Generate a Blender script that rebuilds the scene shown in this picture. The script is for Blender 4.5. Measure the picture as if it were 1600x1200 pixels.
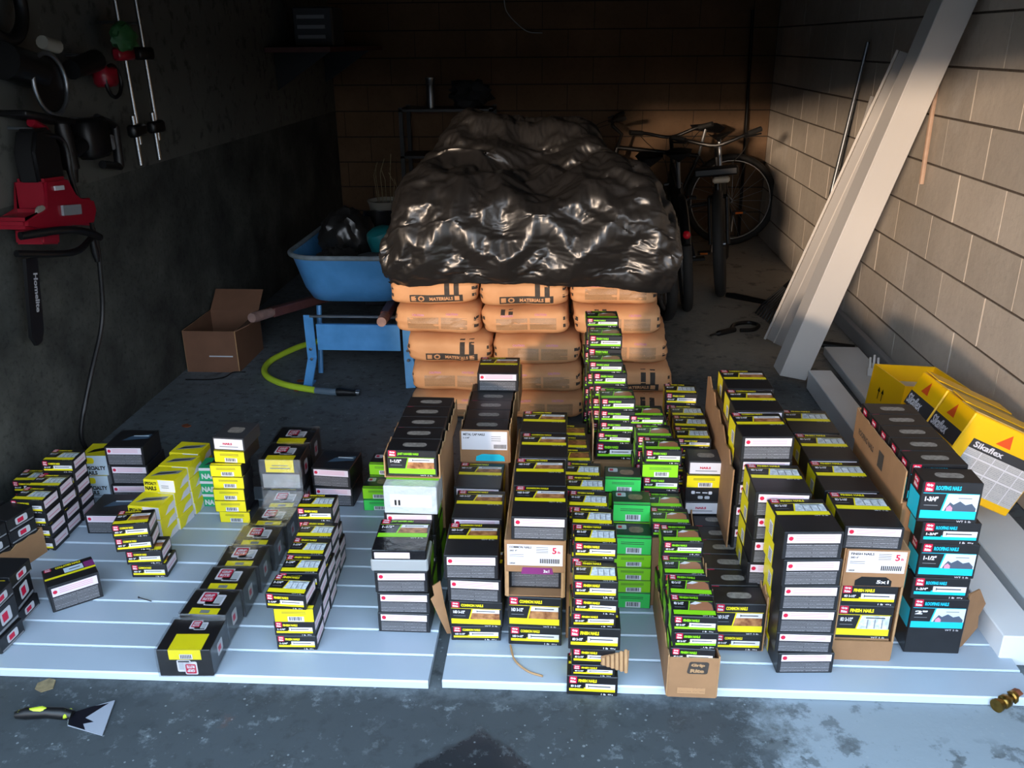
import bpy, bmesh, math, random
from math import sin, cos, tan, pi, radians as R
from mathutils import Vector, Matrix, noise
from mathutils.bvhtree import BVHTree
from mathutils.geometry import delaunay_2d_cdt

for o in list(bpy.data.objects):
    bpy.data.objects.remove(o, do_unlink=True)
SC = bpy.context.scene
COL = SC.collection
rng = random.Random(7)

# ------------------------------------------------------------------ camera
PITCH, ROLL, YAW, FPX, CAMH = R(21.49), R(-0.48), R(-3.76), 1354.0, 1.53
Fw = Vector((sin(YAW) * cos(PITCH), cos(YAW) * cos(PITCH), -sin(PITCH)))
Rt = Vector((cos(YAW), -sin(YAW), 0)); Up = Rt.cross(Fw)
Rt, Up = cos(ROLL) * Rt + sin(ROLL) * Up, -sin(ROLL) * Rt + cos(ROLL) * Up
cam = bpy.data.cameras.new('camera')
camo = bpy.data.objects.new('camera', cam); COL.objects.link(camo)
cam.sensor_width = 36; cam.lens = FPX / 1600 * 36; cam.clip_start = 0.05
m = Matrix((Rt, Up, -Fw)).transposed().to_4x4(); m.translation = (0, 0, CAMH)
camo.matrix_world = m
SC.camera = camo

# ------------------------------------------------------------------ sky, sun, exposure
world = bpy.data.worlds.new('world'); SC.world = world; world.use_nodes = True
nt = world.node_tree; nt.nodes.clear()
wo = nt.nodes.new('ShaderNodeOutputWorld'); bg = nt.nodes.new('ShaderNodeBackground')
tc = nt.nodes.new('ShaderNodeTexCoord'); sp = nt.nodes.new('ShaderNodeSeparateXYZ')
rp = nt.nodes.new('ShaderNodeValToRGB')
rp.color_ramp.elements[0].position = 0.0; rp.color_ramp.elements[0].color = (0.80, 0.80, 0.82, 1)
rp.color_ramp.elements[1].position = 0.6; rp.color_ramp.elements[1].color = (0.50, 0.70, 0.93, 1)
nt.links.new(tc.outputs['Generated'], sp.inputs[0]); nt.links.new(sp.outputs['Z'], rp.inputs[0])
nt.links.new(rp.outputs[0], bg.inputs['Color']); bg.inputs['Strength'].default_value = 6.6
nt.links.new(bg.outputs[0], wo.inputs[0])
sun = bpy.data.lights.new('low_sun', 'SUN'); suno = bpy.data.objects.new('low_sun', sun); COL.objects.link(suno)
sun.energy = 3.6; sun.color = (1.0, 0.74, 0.52); sun.angle = R(3.5)
suno.location = (-3, -8, 3)
suno.rotation_euler = Vector((0.39, 1.0, -0.135)).to_track_quat('-Z', 'Y').to_euler()
vs = SC.view_settings
vs.view_transform = 'Standard'; vs.look = 'None'; vs.exposure = 0.1; vs.gamma = 1.0; vs.use_curve_mapping = False

# ------------------------------------------------------------------ helpers
def lin(c):
    return tuple((v / 12.92 if v <= 0.04045 else ((v + 0.055) / 1.055) ** 2.4) for v in c)
def hexc(h):
    return lin(tuple(int(h[i:i + 2], 16) / 255 for i in (0, 2, 4)))
MATS = {}
def mat(name, col, rough=0.5, metal=0.0, var=0.0, vscale=8.0, bump=0.0, bscale=40.0, coat=0.0, spec=0.5, col2=None, rnd=0.0):
    """plain principled material; optional noise colour variation, bump and per-object brightness variation"""
    mt = bpy.data.materials.new(name); mt.use_nodes = True
    n = mt.node_tree; b = n.nodes['Principled BSDF']
    c = hexc(col) if isinstance(col, str) else col
    b.inputs['Base Color'].default_value = (*c, 1)
    b.inputs['Roughness'].default_value = rough; b.inputs['Metallic'].default_value = metal
    b.inputs['Coat Weight'].default_value = coat; b.inputs['Specular IOR Level'].default_value = spec
    if var or bump or rnd or col2:
        t = n.nodes.new('ShaderNodeTexCoord')
    last = None
    if var or col2:
        nz = n.nodes.new('ShaderNodeTexNoise'); nz.inputs['Scale'].default_value = vscale; nz.inputs['Detail'].default_value = 6
        n.links.new(t.outputs['Object'], nz.inputs['Vector'])
        r = n.nodes.new('ShaderNodeValToRGB')
        c2 = hexc(col2) if isinstance(col2, str) else (col2 or tuple(v * (1 - var) for v in c))
        r.color_ramp.elements[0].position = 0.35; r.color_ramp.elements[1].position = 0.65
        r.color_ramp.elements[0].color = (*c2, 1); r.color_ramp.elements[1].color = (*c, 1)
        n.links.new(nz.outputs['Fac'], r.inputs[0]); last = r.outputs[0]
    if rnd:
        oi = n.nodes.new('ShaderNodeObjectInfo'); mr = n.nodes.new('ShaderNodeMapRange')
        mr.inputs['To Min'].default_value = 1 - rnd; mr.inputs['To Max'].default_value = 1 + rnd
        n.links.new(oi.outputs['Random'], mr.inputs['Value'])
        mx = n.nodes.new('ShaderNodeVectorMath'); mx.operation = 'SCALE'
        if last: n.links.new(last, mx.inputs[0])
        else: mx.inputs[0].default_value = c
        n.links.new(mr.outputs[0], mx.inputs['Scale']); last = mx.outputs[0]
    if last: n.links.new(last, b.inputs['Base Color'])
    if bump:
        nb = n.nodes.new('ShaderNodeTexNoise'); nb.inputs['Scale'].default_value = bscale; nb.inputs['Detail'].default_value = 5
        n.links.new(t.outputs['Object'], nb.inputs['Vector'])
        bp = n.nodes.new('ShaderNodeBump'); bp.inputs['Strength'].default_value = bump; bp.inputs['Distance'].default_value = 0.01
        n.links.new(nb.outputs['Fac'], bp.inputs['Height']); n.links.new(bp.outputs[0], b.inputs['Normal'])
    MATS[name] = mt
    return mt
class G:
    """collects polygons with material names; build() links them as one mesh object"""
    def __init__(s): s.v = []; s.f = []; s.m = []; s.slots = []
    def mi(s, name):
        if name not in s.slots: s.slots.append(name)
        return s.slots.index(name)
    def poly(s, pts, mt):
        i = len(s.v); s.v += [tuple(p) for p in pts]; s.f.append(tuple(range(i, i + len(pts)))); s.m.append(s.mi(mt))
    def mesh(s, vs_, fs, mt, M=None):
        i = len(s.v); k = s.mi(mt)
        s.v += [tuple(M @ Vector(p)) if M else tuple(p) for p in vs_]
        for f in fs: s.f.append(tuple(a + i for a in f)); s.m.append(k)
    def box(s, c, d, mt, M=None, ch=0.0):
        x, y, z = (v / 2 for v in d); cx, cy, cz = c
        if ch:
            vs_ = []; fs = []
            bm = bmesh.new(); bmesh.ops.create_cube(bm, size=1, matrix=Matrix.Translation(c) @ Matrix.Diagonal((*d, 1)))
            bmesh.ops.bevel(bm, geom=bm.edges[:], offset=ch, segments=1, affect='EDGES')
            vs_ = [v.co[:] for v in bm.verts]; bm.verts.index_update(); fs = [[v.index for v in f.verts] for f in bm.faces]; bm.free()
            return s.mesh(vs_, fs, mt, M)
        vs_ = [(cx + a * x, cy + b * y, cz + e * z) for e in (-1, 1) for b in (-1, 1) for a in (-1, 1)]
        s.mesh(vs_, [(0, 2, 3, 1), (4, 5, 7, 6), (0, 1, 5, 4), (2, 6, 7, 3), (0, 4, 6, 2), (1, 3, 7, 5)], mt, M)
    def tube(s, path, r, mt, n=10, M=None, cap=True):
        """tube along a list of points, radius r (number or list)"""
        P = [Vector(p) for p in path]; k = len(P); rr = r if isinstance(r, (list, tuple)) else [r] * k
        vs_ = []; fs = []; prev = None
        for i, p in enumerate(P):
            t = (P[min(i + 1, k - 1)] - P[max(i - 1, 0)]).normalized()
            if prev is None:
                a = t.orthogonal().normalized()
            else:
                a = (prev - t * prev.dot(t)); a = a.normalized() if a.length > 1e-6 else t.orthogonal().normalized()
            prev = a; b = t.cross(a)
            for j in range(n):
                an = 2 * pi * j / n; vs_.append(p + (a * cos(an) + b * sin(an)) * rr[i])
        for i in range(k - 1):
            for j in range(n):
                fs.append((i * n + j, i * n + (j + 1) % n, (i + 1) * n + (j + 1) % n, (i + 1) * n + j))
        if cap: fs += [tuple(range(n))[::-1], tuple((k - 1) * n + j for j in range(n))]
        s.mesh(vs_, fs, mt, M)
    def lathe(s, prof, mt, n=20, M=None):
        """surface of revolution about z of [(r,z)...]"""
        vs_ = []; fs = []; k = len(prof)
        for r, z in prof:
            for j in range(n): vs_.append((r * cos(2 * pi * j / n), r * sin(2 * pi * j / n), z))
        for i in range(k - 1):
            for j in range(n): fs.append((i * n + j, i * n + (j + 1) % n, (i + 1) * n + (j + 1) % n, (i + 1) * n + j))
        fs += [tuple(range(n))[::-1], tuple((k - 1) * n + j for j in range(n))]
        s.mesh(vs_, fs, mt, M)
    def torus(s, Rr, r, mt, n=40, k=10, M=None, ry=None):
        vs_ = []; fs = []; ry = ry or r
        for i in range(n):
            a = 2 * pi * i / n
            for j in range(k):
                b = 2 * pi * j / k; q = Rr + r * cos(b)
                vs_.append((q * cos(a), ry * sin(b), q * sin(a)))       # wheel in the xz plane, axle along y
        for i in range(n):
            for j in range(k):
                fs.append((i * k + j, i * k + (j + 1) % k, ((i + 1) % n) * k + (j + 1) % k, ((i + 1) % n) * k + j))
        s.mesh(vs_, fs, mt, M)
    def prism(s, outline, t, mt, M=None):
        """2-D outline (x,z) extruded along y by t, centred"""
        n = len(outline); vs_ = [(x, -t / 2, z) for x, z in outline] + [(x, t / 2, z) for x, z in outline]
        fs = [tuple(range(n)), tuple(range(2 * n - 1, n - 1, -1))] + [(i, i + n, (i + 1) % n + n, (i + 1) % n) for i in range(n)]
        s.mesh(vs_, fs, mt, M)
    def data(s, name, smooth=False):
        me = bpy.data.meshes.new(name); me.from_pydata(s.v, [], s.f)
        for sl in s.slots: me.materials.append(MATS[sl])
        me.polygons.foreach_set('material_index', s.m)
        if smooth: me.polygons.foreach_set('use_smooth', [True] * len(s.f))
        me.update()
        bm = bmesh.new(); bm.from_mesh(me); bmesh.ops.recalc_face_normals(bm, faces=bm.faces[:]) if not getattr(s, 'keep', False) else None
        bm.to_mesh(me); bm.free()
        if any(q.startswith('fineprint') for q in s.slots):
            uv = me.uv_layers.new(name='UVMap').data
            for p in me.polygons:
                nx, ny, nz_ = (abs(q) for q in p.normal)
                for li in p.loop_indices:
                    c = me.vertices[me.loops[li].vertex_index].co
                    uv[li].uv = (c.x, c.y) if nz_ > max(nx, ny) else ((c.x, c.z) if ny > nx else (c.y, c.z))
        if smooth:
            try: me.set_sharp_from_angle(angle=R(45))
            except Exception: pass
        return me
    def build(s, name, parent=None, smooth=False, loc=None, rot=None):
        return link(name, s.data(name, smooth), parent, loc, rot)
def link(name, data, parent=None, loc=None, rot=None):
    o = bpy.data.objects.new(name, data); COL.objects.link(o)
    if parent is not None: o.parent = parent
    if loc is not None: o.location = loc
    if rot is not None: o.rotation_euler = rot
    return o
def empty(name, loc=(0, 0, 0), rot=(0, 0, 0)):
    return link(name, None, None, loc, rot)
def tag(o, label, cat, group=None):
    o['label'] = label; o['category'] = cat
    if group: o['group'] = group
    return o
def struct(o, label=None):
    o['kind'] = 'structure'
    if label: o['label'] = label
    return o
_txt = {}
def text2d(s, bold=0.0):
    """flat text as (verts, faces, width, height), unit cap height, origin at left baseline"""
    if (s, bold) in _txt: return _txt[(s, bold)]
    cu = bpy.data.curves.new('t', 'FONT'); cu.body = s; cu.size = 1.0; cu.resolution_u = 2; cu.offset = bold; cu.fill_mode = 'FRONT'
    ob = bpy.data.objects.new('t', cu); COL.objects.link(ob)
    bpy.context.view_layer.update()
    ev = ob.evaluated_get(bpy.context.evaluated_depsgraph_get()); me = ev.to_mesh()
    vs_ = [(v.co.x, v.co.y) for v in me.vertices]; fs = [tuple(p.vertices) for p in me.polygons]
    ev.to_mesh_clear(); bpy.data.objects.remove(ob); bpy.data.curves.remove(cu)
    x0 = min(v[0] for v in vs_); y0 = min(v[1] for v in vs_); x1 = max(v[0] for v in vs_); y1 = max(v[1] for v in vs_)
    h = max(y1 - y0, 1e-6)
    vs_ = [((a - x0) / h, (b - y0) / h) for a, b in vs_]
    _txt[(s, bold)] = (vs_, fs, (x1 - x0) / h, 1.0)
    return _txt[(s, bold)]
def put_text(g, s, org, ux, uy, height, mt, width=None, bold=0.03, align='l'):
    """text with its lower left at org, along unit vectors ux, uy"""
    vs_, fs, w, h = text2d(s, bold); sx = height if width is None else width / w
    org, ux, uy = Vector(org), Vector(ux), Vector(uy)
    if align == 'c': org = org - ux * (w * sx / 2)
    g.mesh([org + ux * (a * sx) + uy * (b * height) for a, b in vs_], fs, mt)

# ------------------------------------------------------------------ materials
mat('kraft', '9a7350', 0.8, var=0.14, vscale=14, bump=0.08, bscale=90)
mat('kraft_edge', 'b08a62', 0.85, var=0.15, vscale=60)
mat('kraft_dark', '6e4c38', 0.8, var=0.15, vscale=10)
mat('blackcard', '1a1a1d', 0.4, spec=0.6, var=0.25, vscale=30, bump=0.05, bscale=18)
mat('blackcard_gloss', '161619', 0.22, spec=0.6, bump=0.25, bscale=30)
mat('yellow', 'ecdc1c', 0.4)
mat('lime', '86d21e', 0.4)
mat('green', '3ccb5a', 0.4)
mat('teal_green', '17a56d', 0.5)
mat('cyan', '18bcd8', 0.4)
mat('purple', '7c2c6a', 0.5)
mat('white', 'dcdae0', 0.5)
mat('pinkwhite', 'ddcfd8', 0.5)
mat('lightgrey', 'b9bcc2', 0.5)
mat('midgrey', '808388', 0.5)
mat('darkgrey', '35363a', 0.5)
mat('ink', '0b0b0d', 0.5)
mat('red', 'c4163e', 0.45)
mat('pinkink', 'd58fa6', 0.5)
mat('bluegrey', '3c5266', 0.45)
mat('window_slot', '97918a', 0.35, var=0.45, vscale=120)
mat('slot_brown', '8a6c58', 0.4, var=0.4, vscale=120)
mat('wood_pic', '7a4526', 0.4, col2='c08a5a', vscale=55)
mat('rust_pic', '5a2c18', 0.4, col2='b07040', vscale=70)
mat('roof_pic', '4a5668', 0.4)
mat('sky_pic', 'c8d8e4', 0.4)
mat('glass_pic', 'a9b4c0', 0.4, col2='dfe6ea', vscale=90)
mat('peach_pic', 'a06a4c', 0.4)
mat('silver_tape', 'c9d0d4', 0.25, metal=0.25, bump=0.7, bscale=26)
mat('grey_tape', '9a9ea0', 0.3, bump=0.3, bscale=22)
mat('panel_white', 'a3b0be', 0.35, var=0.06, vscale=3)
mat('panel_side', 'c0ccd8', 0.35)
mat('trim_white', 'c6c3c0', 0.4, var=0.05, vscale=2)
mat('trim_grey', '9c9a99', 0.45, var=0.06, vscale=2)
mat('beam_grey', 'dde2e7', 0.45, var=0.08, vscale=3)
mat('barrow_blue', '5aa0de', 0.4, col2='4a8fca', vscale=9, bump=0.1, bscale=30)
mat('barrow_scuff', '7c8890', 0.6, var=0.3, vscale=30)
mat('wood_handle', '5d3530', 0.6, var=0.3, vscale=20)
mat('wood_grip', '8a6e66', 0.7, var=0.3, vscale=30)
mat('rubber', '161616', 0.7, bump=0.2, bscale=120)
mat('rubber_grey', '2e2d2c', 0.75, bump=0.2, bscale=120)
mat('blackplastic', '0e0e10', 0.45)
mat('blackmetal', '0c0c0e', 0.42, metal=0.0)
mat('chrome', 'c8c8c8', 0.2, metal=1.0)
mat('steel', '8d9298', 0.35, metal=0.9)
mat('rim_alu', 'b5b2ae', 0.35, metal=0.8)
mat('bike_blue', '174a84', 0.3, metal=0.3)
mat('reflector_red', 'e0162c', 0.25, coat=0.5)
mat('reflector_amber', 'd86a18', 0.25)
mat('lamp_cream', 'c9b79e', 0.4)
mat('saw_red', '8c1024', 0.35, coat=0.3)
mat('tool_green', '2c5c32', 0.5)
mat('hose_lime', 'b9d636', 0.5)
mat('hose_grey', '5c6d7c', 0.5)
mat('brass', '9a7a3e', 0.3, metal=1.0, var=0.4, vscale=60)
mat('knife_steel', 'c6cddc', 0.25, metal=0.5)
mat('knife_lime', 'b6c832', 0.5)
mat('paint_black', '101018', 0.35)
mat('sika_yellow', 'fcc20a', 0.4, var=0.06, vscale=6)
mat('sika_top', 'c3a25e', 0.7, var=0.2, vscale=16)
mat('sika_red', 'e0531c', 0.5)
mat('dowel', 'b79a86', 0.6, var=0.2, vscale=20)
mat('teal_bottle', '1c6d72', 0.3)
mat('cloth_dark', '2a2c30', 0.8, var=0.4, vscale=20)
mat('pail_white', '8e8a80', 0.5)
mat('rust', '8a4a2a', 0.8, var=0.5, vscale=80)
mat('leaf_brown', '8a7a5a', 0.8, var=0.4, vscale=60)
mat('stripe_ink', '423b35', 0.8, var=0.3, vscale=60)

def fine_print(name, bgc, fgc, sx=90.0, sz=235.0):
    """rows of tiny illegible type"""
    mt = bpy.data.materials.new(name); mt.use_nodes = True; n = mt.node_tree; b = n.nodes['Principled BSDF']
    t = n.nodes.new('ShaderNodeUVMap'); mp = n.nodes.new('ShaderNodeMapping')
    br = n.nodes.new('ShaderNodeTexBrick'); br.inputs['Color1'].default_value = (*hexc(fgc), 1)
    br.inputs['Color2'].default_value = (*[0.5 * a + 0.5 * c for a, c in zip(hexc(fgc), hexc(bgc))], 1)
    br.inputs['Mortar'].default_value = (*hexc(bgc), 1); br.inputs['Scale'].default_value = 1.0
    br.inputs['Mortar Size'].default_value = 0.0009; br.inputs['Brick Width'].default_value = 2.0; br.inputs['Row Height'].default_value = 0.0052; br.offset = 0.37
    br.inputs['Mortar Smooth'].default_value = 0.1
    n.links.new(t.outputs[0], br.inputs['Vector'])
    mp.inputs['Scale'].default_value = (420, 190, 1); n.links.new(t.outputs[0], mp.inputs['Vector'])
    nz = n.nodes.new('ShaderNodeTexNoise'); nz.inputs['Scale'].default_value = 1.0; nz.inputs['Detail'].default_value = 2; n.links.new(mp.outputs[0], nz.inputs['Vector'])
    rr = n.nodes.new('ShaderNodeMapRange'); rr.inputs['From Min'].default_value = 0.4; rr.inputs['From Max'].default_value = 0.6; n.links.new(nz.outputs['Fac'], rr.inputs['Value'])
    mx = n.nodes.new('ShaderNodeMix'); mx.data_type = 'RGBA'; mx.inputs[6].default_value = (*[0.55 * a + 0.45 * c for a, c in zip(hexc(bgc), hexc(fgc))], 1)
    n.links.new(rr.outputs[0], mx.inputs[0]); n.links.new(br.outputs['Color'], mx.inputs[7]); n.links.new(mx.outputs[2], b.inputs['Base Color'])
    b.inputs['Roughness'].default_value = 0.5
    MATS[name] = mt
fine_print('fineprint', '1b1b1e', '85858a')
fine_print('fineprint_light', 'd4d2d0', '8d8f96')
fine_print('fineprint_kraft', 'c39467', '8e6d52')

# cement bag paper: kraft with faint rows of type on its front
def bag_material():
    mt = mat('bag_paper', 'd9a273', 0.75, col2='c58e60', vscale=5, bump=0.25, bscale=12)
    return mt
bag_material()

# clear plastic film
mt = bpy.data.materials.new('film'); mt.use_nodes = True; n = mt.node_tree; n.nodes.remove(n.nodes['Principled BSDF'])
tr = n.nodes.new('ShaderNodeBsdfTransparent'); gl = n.nodes.new('ShaderNodeBsdfGlossy'); gl.inputs['Roughness'].default_value = 0.18
mx = n.nodes.new('ShaderNodeMixShader'); mx.inputs[0].default_value = 0.2
t = n.nodes.new('ShaderNodeTexCoord'); nz = n.nodes.new('ShaderNodeTexNoise'); nz.inputs['Scale'].default_value = 22
bp = n.nodes.new('ShaderNodeBump'); bp.inputs['Strength'].default_value = 0.45; bp.inputs['Distance'].default_value = 0.01
n.links.new(t.outputs['Object'], nz.inputs['Vector']); n.links.new(nz.outputs['Fac'], bp.inputs['Height']); n.links.new(bp.outputs[0], gl.inputs['Normal'])
n.links.new(tr.outputs[0], mx.inputs[1]); n.links.new(gl.outputs[0], mx.inputs[2]); n.links.new(mx.outputs[0], n.nodes['Material Output'].inputs[0])
MATS['film'] = mt
# black plastic sheet
mt = mat('tarp_black', '1f1e1e', 0.36, spec=0.8, bump=0.08, bscale=26)

def concrete(name, c1, c2, c3, rough=0.85, scale=2.0, dark=0.0, bump=0.35, stains=None, speck=1.0, world=False, smear=None):
    mt = bpy.data.materials.new(name); mt.use_nodes = True; n = mt.node_tree; b = n.nodes['Principled BSDF']; L = n.links.new
    t = n.nodes.new('ShaderNodeTexCoord'); ge = n.nodes.new('ShaderNodeNewGeometry'); co = ge.outputs['Position'] if world else t.outputs['Object']
    def nz(s, d=8, r=0.6):
        k = n.nodes.new('ShaderNodeTexNoise'); k.inputs['Scale'].default_value = s; k.inputs['Detail'].default_value = d; k.inputs['Roughness'].default_value = r
        L(co, k.inputs['Vector']); return k.outputs['Fac']
    def ramp(src, e):
        r = n.nodes.new('ShaderNodeValToRGB'); cr = r.color_ramp
        while len(cr.elements) < len(e): cr.elements.new(0.5)
        for q, (p, c) in zip(cr.elements, e): q.position = p; q.color = (*c, 1) if len(c) == 3 else c
        L(src, r.inputs[0]); return r.outputs[0]
    base = ramp(nz(scale), [(0.3, hexc(c1)), (0.52, hexc(c2)), (0.72, hexc(c3))])
    sp = ramp(nz(scale * 16, 4), [(0.33, (1 - 0.55 * speck,) * 3), (0.45, (1,) * 3), (0.66, (1,) * 3), (0.74, (1 + 0.5 * speck,) * 3)])
    mx = n.nodes.new('ShaderNodeMix'); mx.data_type = 'RGBA'; mx.blend_type = 'MULTIPLY'; mx.inputs[0].default_value = 1
    L(base, mx.inputs[6]); L(sp, mx.inputs[7]); out = mx.outputs[2]
    b.inputs['Roughness'].default_value = rough
    if smear:
        k = n.nodes.new('ShaderNodeMix'); k.data_type = 'RGBA'; L(ramp(nz(2.3, 5), [(0.58, (0,) * 3), (0.74, (0.55,) * 3)]), k.inputs[0]); L(out, k.inputs[6]); k.inputs[7].default_value = (*hexc(smear), 1); out = k.outputs[2]
    if stains: out = stains(n, L, t, nz, ramp, out, b)
    L(out, b.inputs['Base Color'])
    bp = n.nodes.new('ShaderNodeBump'); bp.inputs['Strength'].default_value = bump; bp.inputs['Distance'].default_value = 0.012
    L(nz(scale * 9), bp.inputs['Height']); L(bp.outputs[0], b.inputs['Normal'])
    MATS[name] = mt
    return mt
def floor_stains(n, L, t, nz, ramp, base, b):
    """pale dry patch on the right of the doorway with dark wet shoe marks, and a dark wet wedge in the middle"""
    s = n.nodes.new('ShaderNodeSeparateXYZ'); L(t.outputs['Object'], s.inputs[0])
    def mth(op, a, c):
        k = n.nodes.new('ShaderNodeMath'); k.operation = op
        for i, q in enumerate((a, c)):
            if isinstance(q, (int, float)): k.inputs[i].default_value = q
            else: L(q, k.inputs[i])
        return k.outputs[0]
    def mix(f, a, c):
        k = n.nodes.new('ShaderNodeMix'); k.data_type = 'RGBA'; L(f, k.inputs[0])
        for i, q in ((6, a), (7, c)):
            if isinstance(q, tuple): k.inputs[i].default_value = (*q, 1)
            else: L(q, k.inputs[i])
        return k.outputs[2]
    w = mth('ADD', mth('MULTIPLY', nz(6.0, 8, 0.7), 0.6), mth('MULTIPLY', nz(24.0, 8, 0.75), 0.4))
    wob = mth('MULTIPLY', mth('SUBTRACT', w, 0.5), 0.75)
    x, y = s.outputs['X'], s.outputs['Y']
    # damp darker strip along the doorway on the left
    d1 = mth('ADD', mth('SUBTRACT', 1.80, y), mth('MULTIPLY', wob, 0.5)); d2 = mth('ADD', mth('SUBTRACT', 0.55, x), wob)
    damp = ramp(mth('MULTIPLY', mth('MAXIMUM', mth('MINIMUM', d1, d2), 0.0), 4.0), [(0.05, (0,) * 3), (0.4, (0.85,) * 3)])
    base = mix(damp, base, hexc('30363a'))
    # dry dusty floor deeper inside on the right
    f1 = mth('ADD', mth('SUBTRACT', y, 3.9), wob); f2 = mth('ADD', mth('SUBTRACT', x, 0.35), wob)
    dry = ramp(mth('MAXIMUM', mth('MINIMUM', f1, f2), 0.0), [(0.02, (0,) * 3), (0.5, (0.9,) * 3)])
    base = mix(dry, base, hexc('a0988c'))
    # pale patch: x > .55 and y < 1.8
    e1 = mth('ADD', mth('SUBTRACT', x, 0.42), wob); e2 = mth('ADD', mth('SUBTRACT', 1.95, y), wob)
    pale = ramp(mth('MULTIPLY', mth('MAXIMUM', mth('MINIMUM', e1, e2), 0.0), 3.0), [(0.1, (0,) * 3), (0.5, (1,) * 3)])
    shoe = n.nodes.new('ShaderNodeTexVoronoi'); shoe.inputs['Scale'].default_value = 9; L(t.outputs['Object'], shoe.inputs['Vector'])
    sm = ramp(mth('ADD', mth('MULTIPLY', shoe.outputs['Distance'], 0.5), mth('MULTIPLY', nz(26, 5), 0.75)), [(0.49, (1,) * 3), (0.54, (0,) * 3)])
    sm2 = mth('MULTIPLY', sm, ramp(mth('SUBTRACT', 1.66, y), [(0.0, (0,) * 3), (0.06, (1,) * 3)]))
    pale = mth('MULTIPLY', pale, mth('SUBTRACT', 1.0, mth('MULTIPLY', sm2, 0.85)))
    out = mix(pale, base, hexc('838e96'))
    # wet wedge in front of the gap between the panels
    ax = mth('ABSOLUTE', mth('ADD', x, 0.19), 0)
    wd = mth('SUBTRACT', mth('ADD', mth('MULTIPLY', mth('SUBTRACT', 1.625, y), 1.15), mth('MULTIPLY', wob, 0.22)), ax)
    wet = ramp(mth('MULTIPLY', wd, 30), [(0.0, (0,) * 3), (0.6, (1,) * 3)])
    dk = ramp(nz(3.1, 3), [(0.50, (0,) * 3), (0.62, (0.7,) * 3)])
    out = mix(wet, out, hexc('26282b'))
    rg = ramp(mth('MAXIMUM', wet, mth('MULTIPLY', dk, 0.4)), [(0.0, (0.75,) * 3), (1.0, (0.24,) * 3)])
    L(rg, b.inputs['Roughness'])
    # scuffs, flakes and shoe smears
    sc1 = ramp(nz(17, 10, 0.75), [(0.56, (0,) * 3), (0.66, (0.5,) * 3)]); out = mix(sc1, out, hexc('8d979d'))
    sc2 = ramp(nz(8.5, 10, 0.7), [(0.56, (0,) * 3), (0.62, (0.55,) * 3)]); out = mix(sc2, out, hexc('2b2f31'))
    fl = n.nodes.new('ShaderNodeTexVoronoi'); fl.inputs['Scale'].default_value = 34; L(t.outputs['Object'], fl.inputs['Vector'])
    out = mix(ramp(mth('SUBTRACT', mth('MULTIPLY', fl.outputs['Distance'], 1.0), mth('MULTIPLY', nz(5, 2), 0.17)), [(0.0, (0.5,) * 3), (0.02, (0,) * 3)]), out, hexc('8f989b'))
    rust = ramp(nz(5.3, 6), [(0.68, (0,) * 3), (0.76, (0.45,) * 3)])
    return mix(rust, out, hexc('6a4636'))
concrete('floor_concrete', '4a5053', '585f63', '69727a', 0.7, 1.6, bump=0.15, stains=floor_stains)
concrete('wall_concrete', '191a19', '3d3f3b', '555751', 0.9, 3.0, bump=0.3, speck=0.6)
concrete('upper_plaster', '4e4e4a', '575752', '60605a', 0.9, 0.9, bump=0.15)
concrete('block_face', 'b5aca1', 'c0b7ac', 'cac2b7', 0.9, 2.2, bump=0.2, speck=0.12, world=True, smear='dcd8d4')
concrete('block_back_dimmed', '5a4532', '664f3a', '725943', 0.9, 2.2, bump=0.2, speck=0.2, world=True)  # brown back blocks, darkened in colour to stand for light fading with depth
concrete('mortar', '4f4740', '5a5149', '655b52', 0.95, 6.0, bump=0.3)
concrete('mortar_back_dimmed', '30281f', '382f26', '40362c', 0.95, 6.0)  # mortar copy dimmed to go with the darkened back blocks
concrete('ceiling_dark', '26241f', '2c2a26', '33302b', 0.95, 1.0)
concrete('asphalt', '3c3c3b', '464645', '50504e', 0.9, 0.7)
# block colour differs a little from block to block
n = MATS['block_face'].node_tree; b = n.nodes['Principled BSDF']; src = b.inputs['Base Color'].links[0].from_socket
oi = n.nodes.new('ShaderNodeObjectInfo'); mr = n.nodes.new('ShaderNodeMapRange'); mr.inputs['To Min'].default_value = 0.9; mr.inputs['To Max'].default_value = 1.08
vm = n.nodes.new('ShaderNodeVectorMath'); vm.operation = 'SCALE'; n.links.new(oi.outputs['Random'], mr.inputs['Value'])
n.links.new(src, vm.inputs[0]); n.links.new(mr.outputs[0], vm.inputs['Scale']); n.links.new(vm.outputs[0], b.inputs['Base Color'])

# ------------------------------------------------------------------ room shell
YD, YB, XR, XL, ZC = 0.9, 7.35, 1.6, -1.92, 2.3
def slab(name, c, d, m_, label=None):
    g = G(); g.box(c, d, m_); return struct(g.build(name), label)
slab('floor', (-0.16, 3.4, -0.05), (3.6, 8.0, 0.1), 'floor_concrete', 'dark stained concrete garage floor with wet patches')
slab('ground', (0, -20.75, -0.065), (60, 40.3, 0.1), 'asphalt', 'grey driveway outside the garage')
slab('wall_outside_blocker', (0, -15, 1.35), (60, 0.3, 2.7), 'asphalt', 'unseen added wall outside that blocks low sun and sky')  # added out of view to cut off the low sun and horizon sky
slab('ceiling', (-0.16, (YD + YB) / 2, ZC + 0.05), (3.9, YB - YD + 0.2, 0.1), 'ceiling_dark', 'dark garage ceiling')
slab('trim_1', (-0.16, YD + 0.06, 2.03), (3.9, 0.12, 0.54), 'ceiling_dark', 'door header above the garage opening')
slab('wall_left', (XL - 0.1, (YD + YB) / 2, 0.51), (0.2, YB - YD, 1.02), 'wall_concrete', 'mouldy grey poured concrete lower wall on the left')
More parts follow.
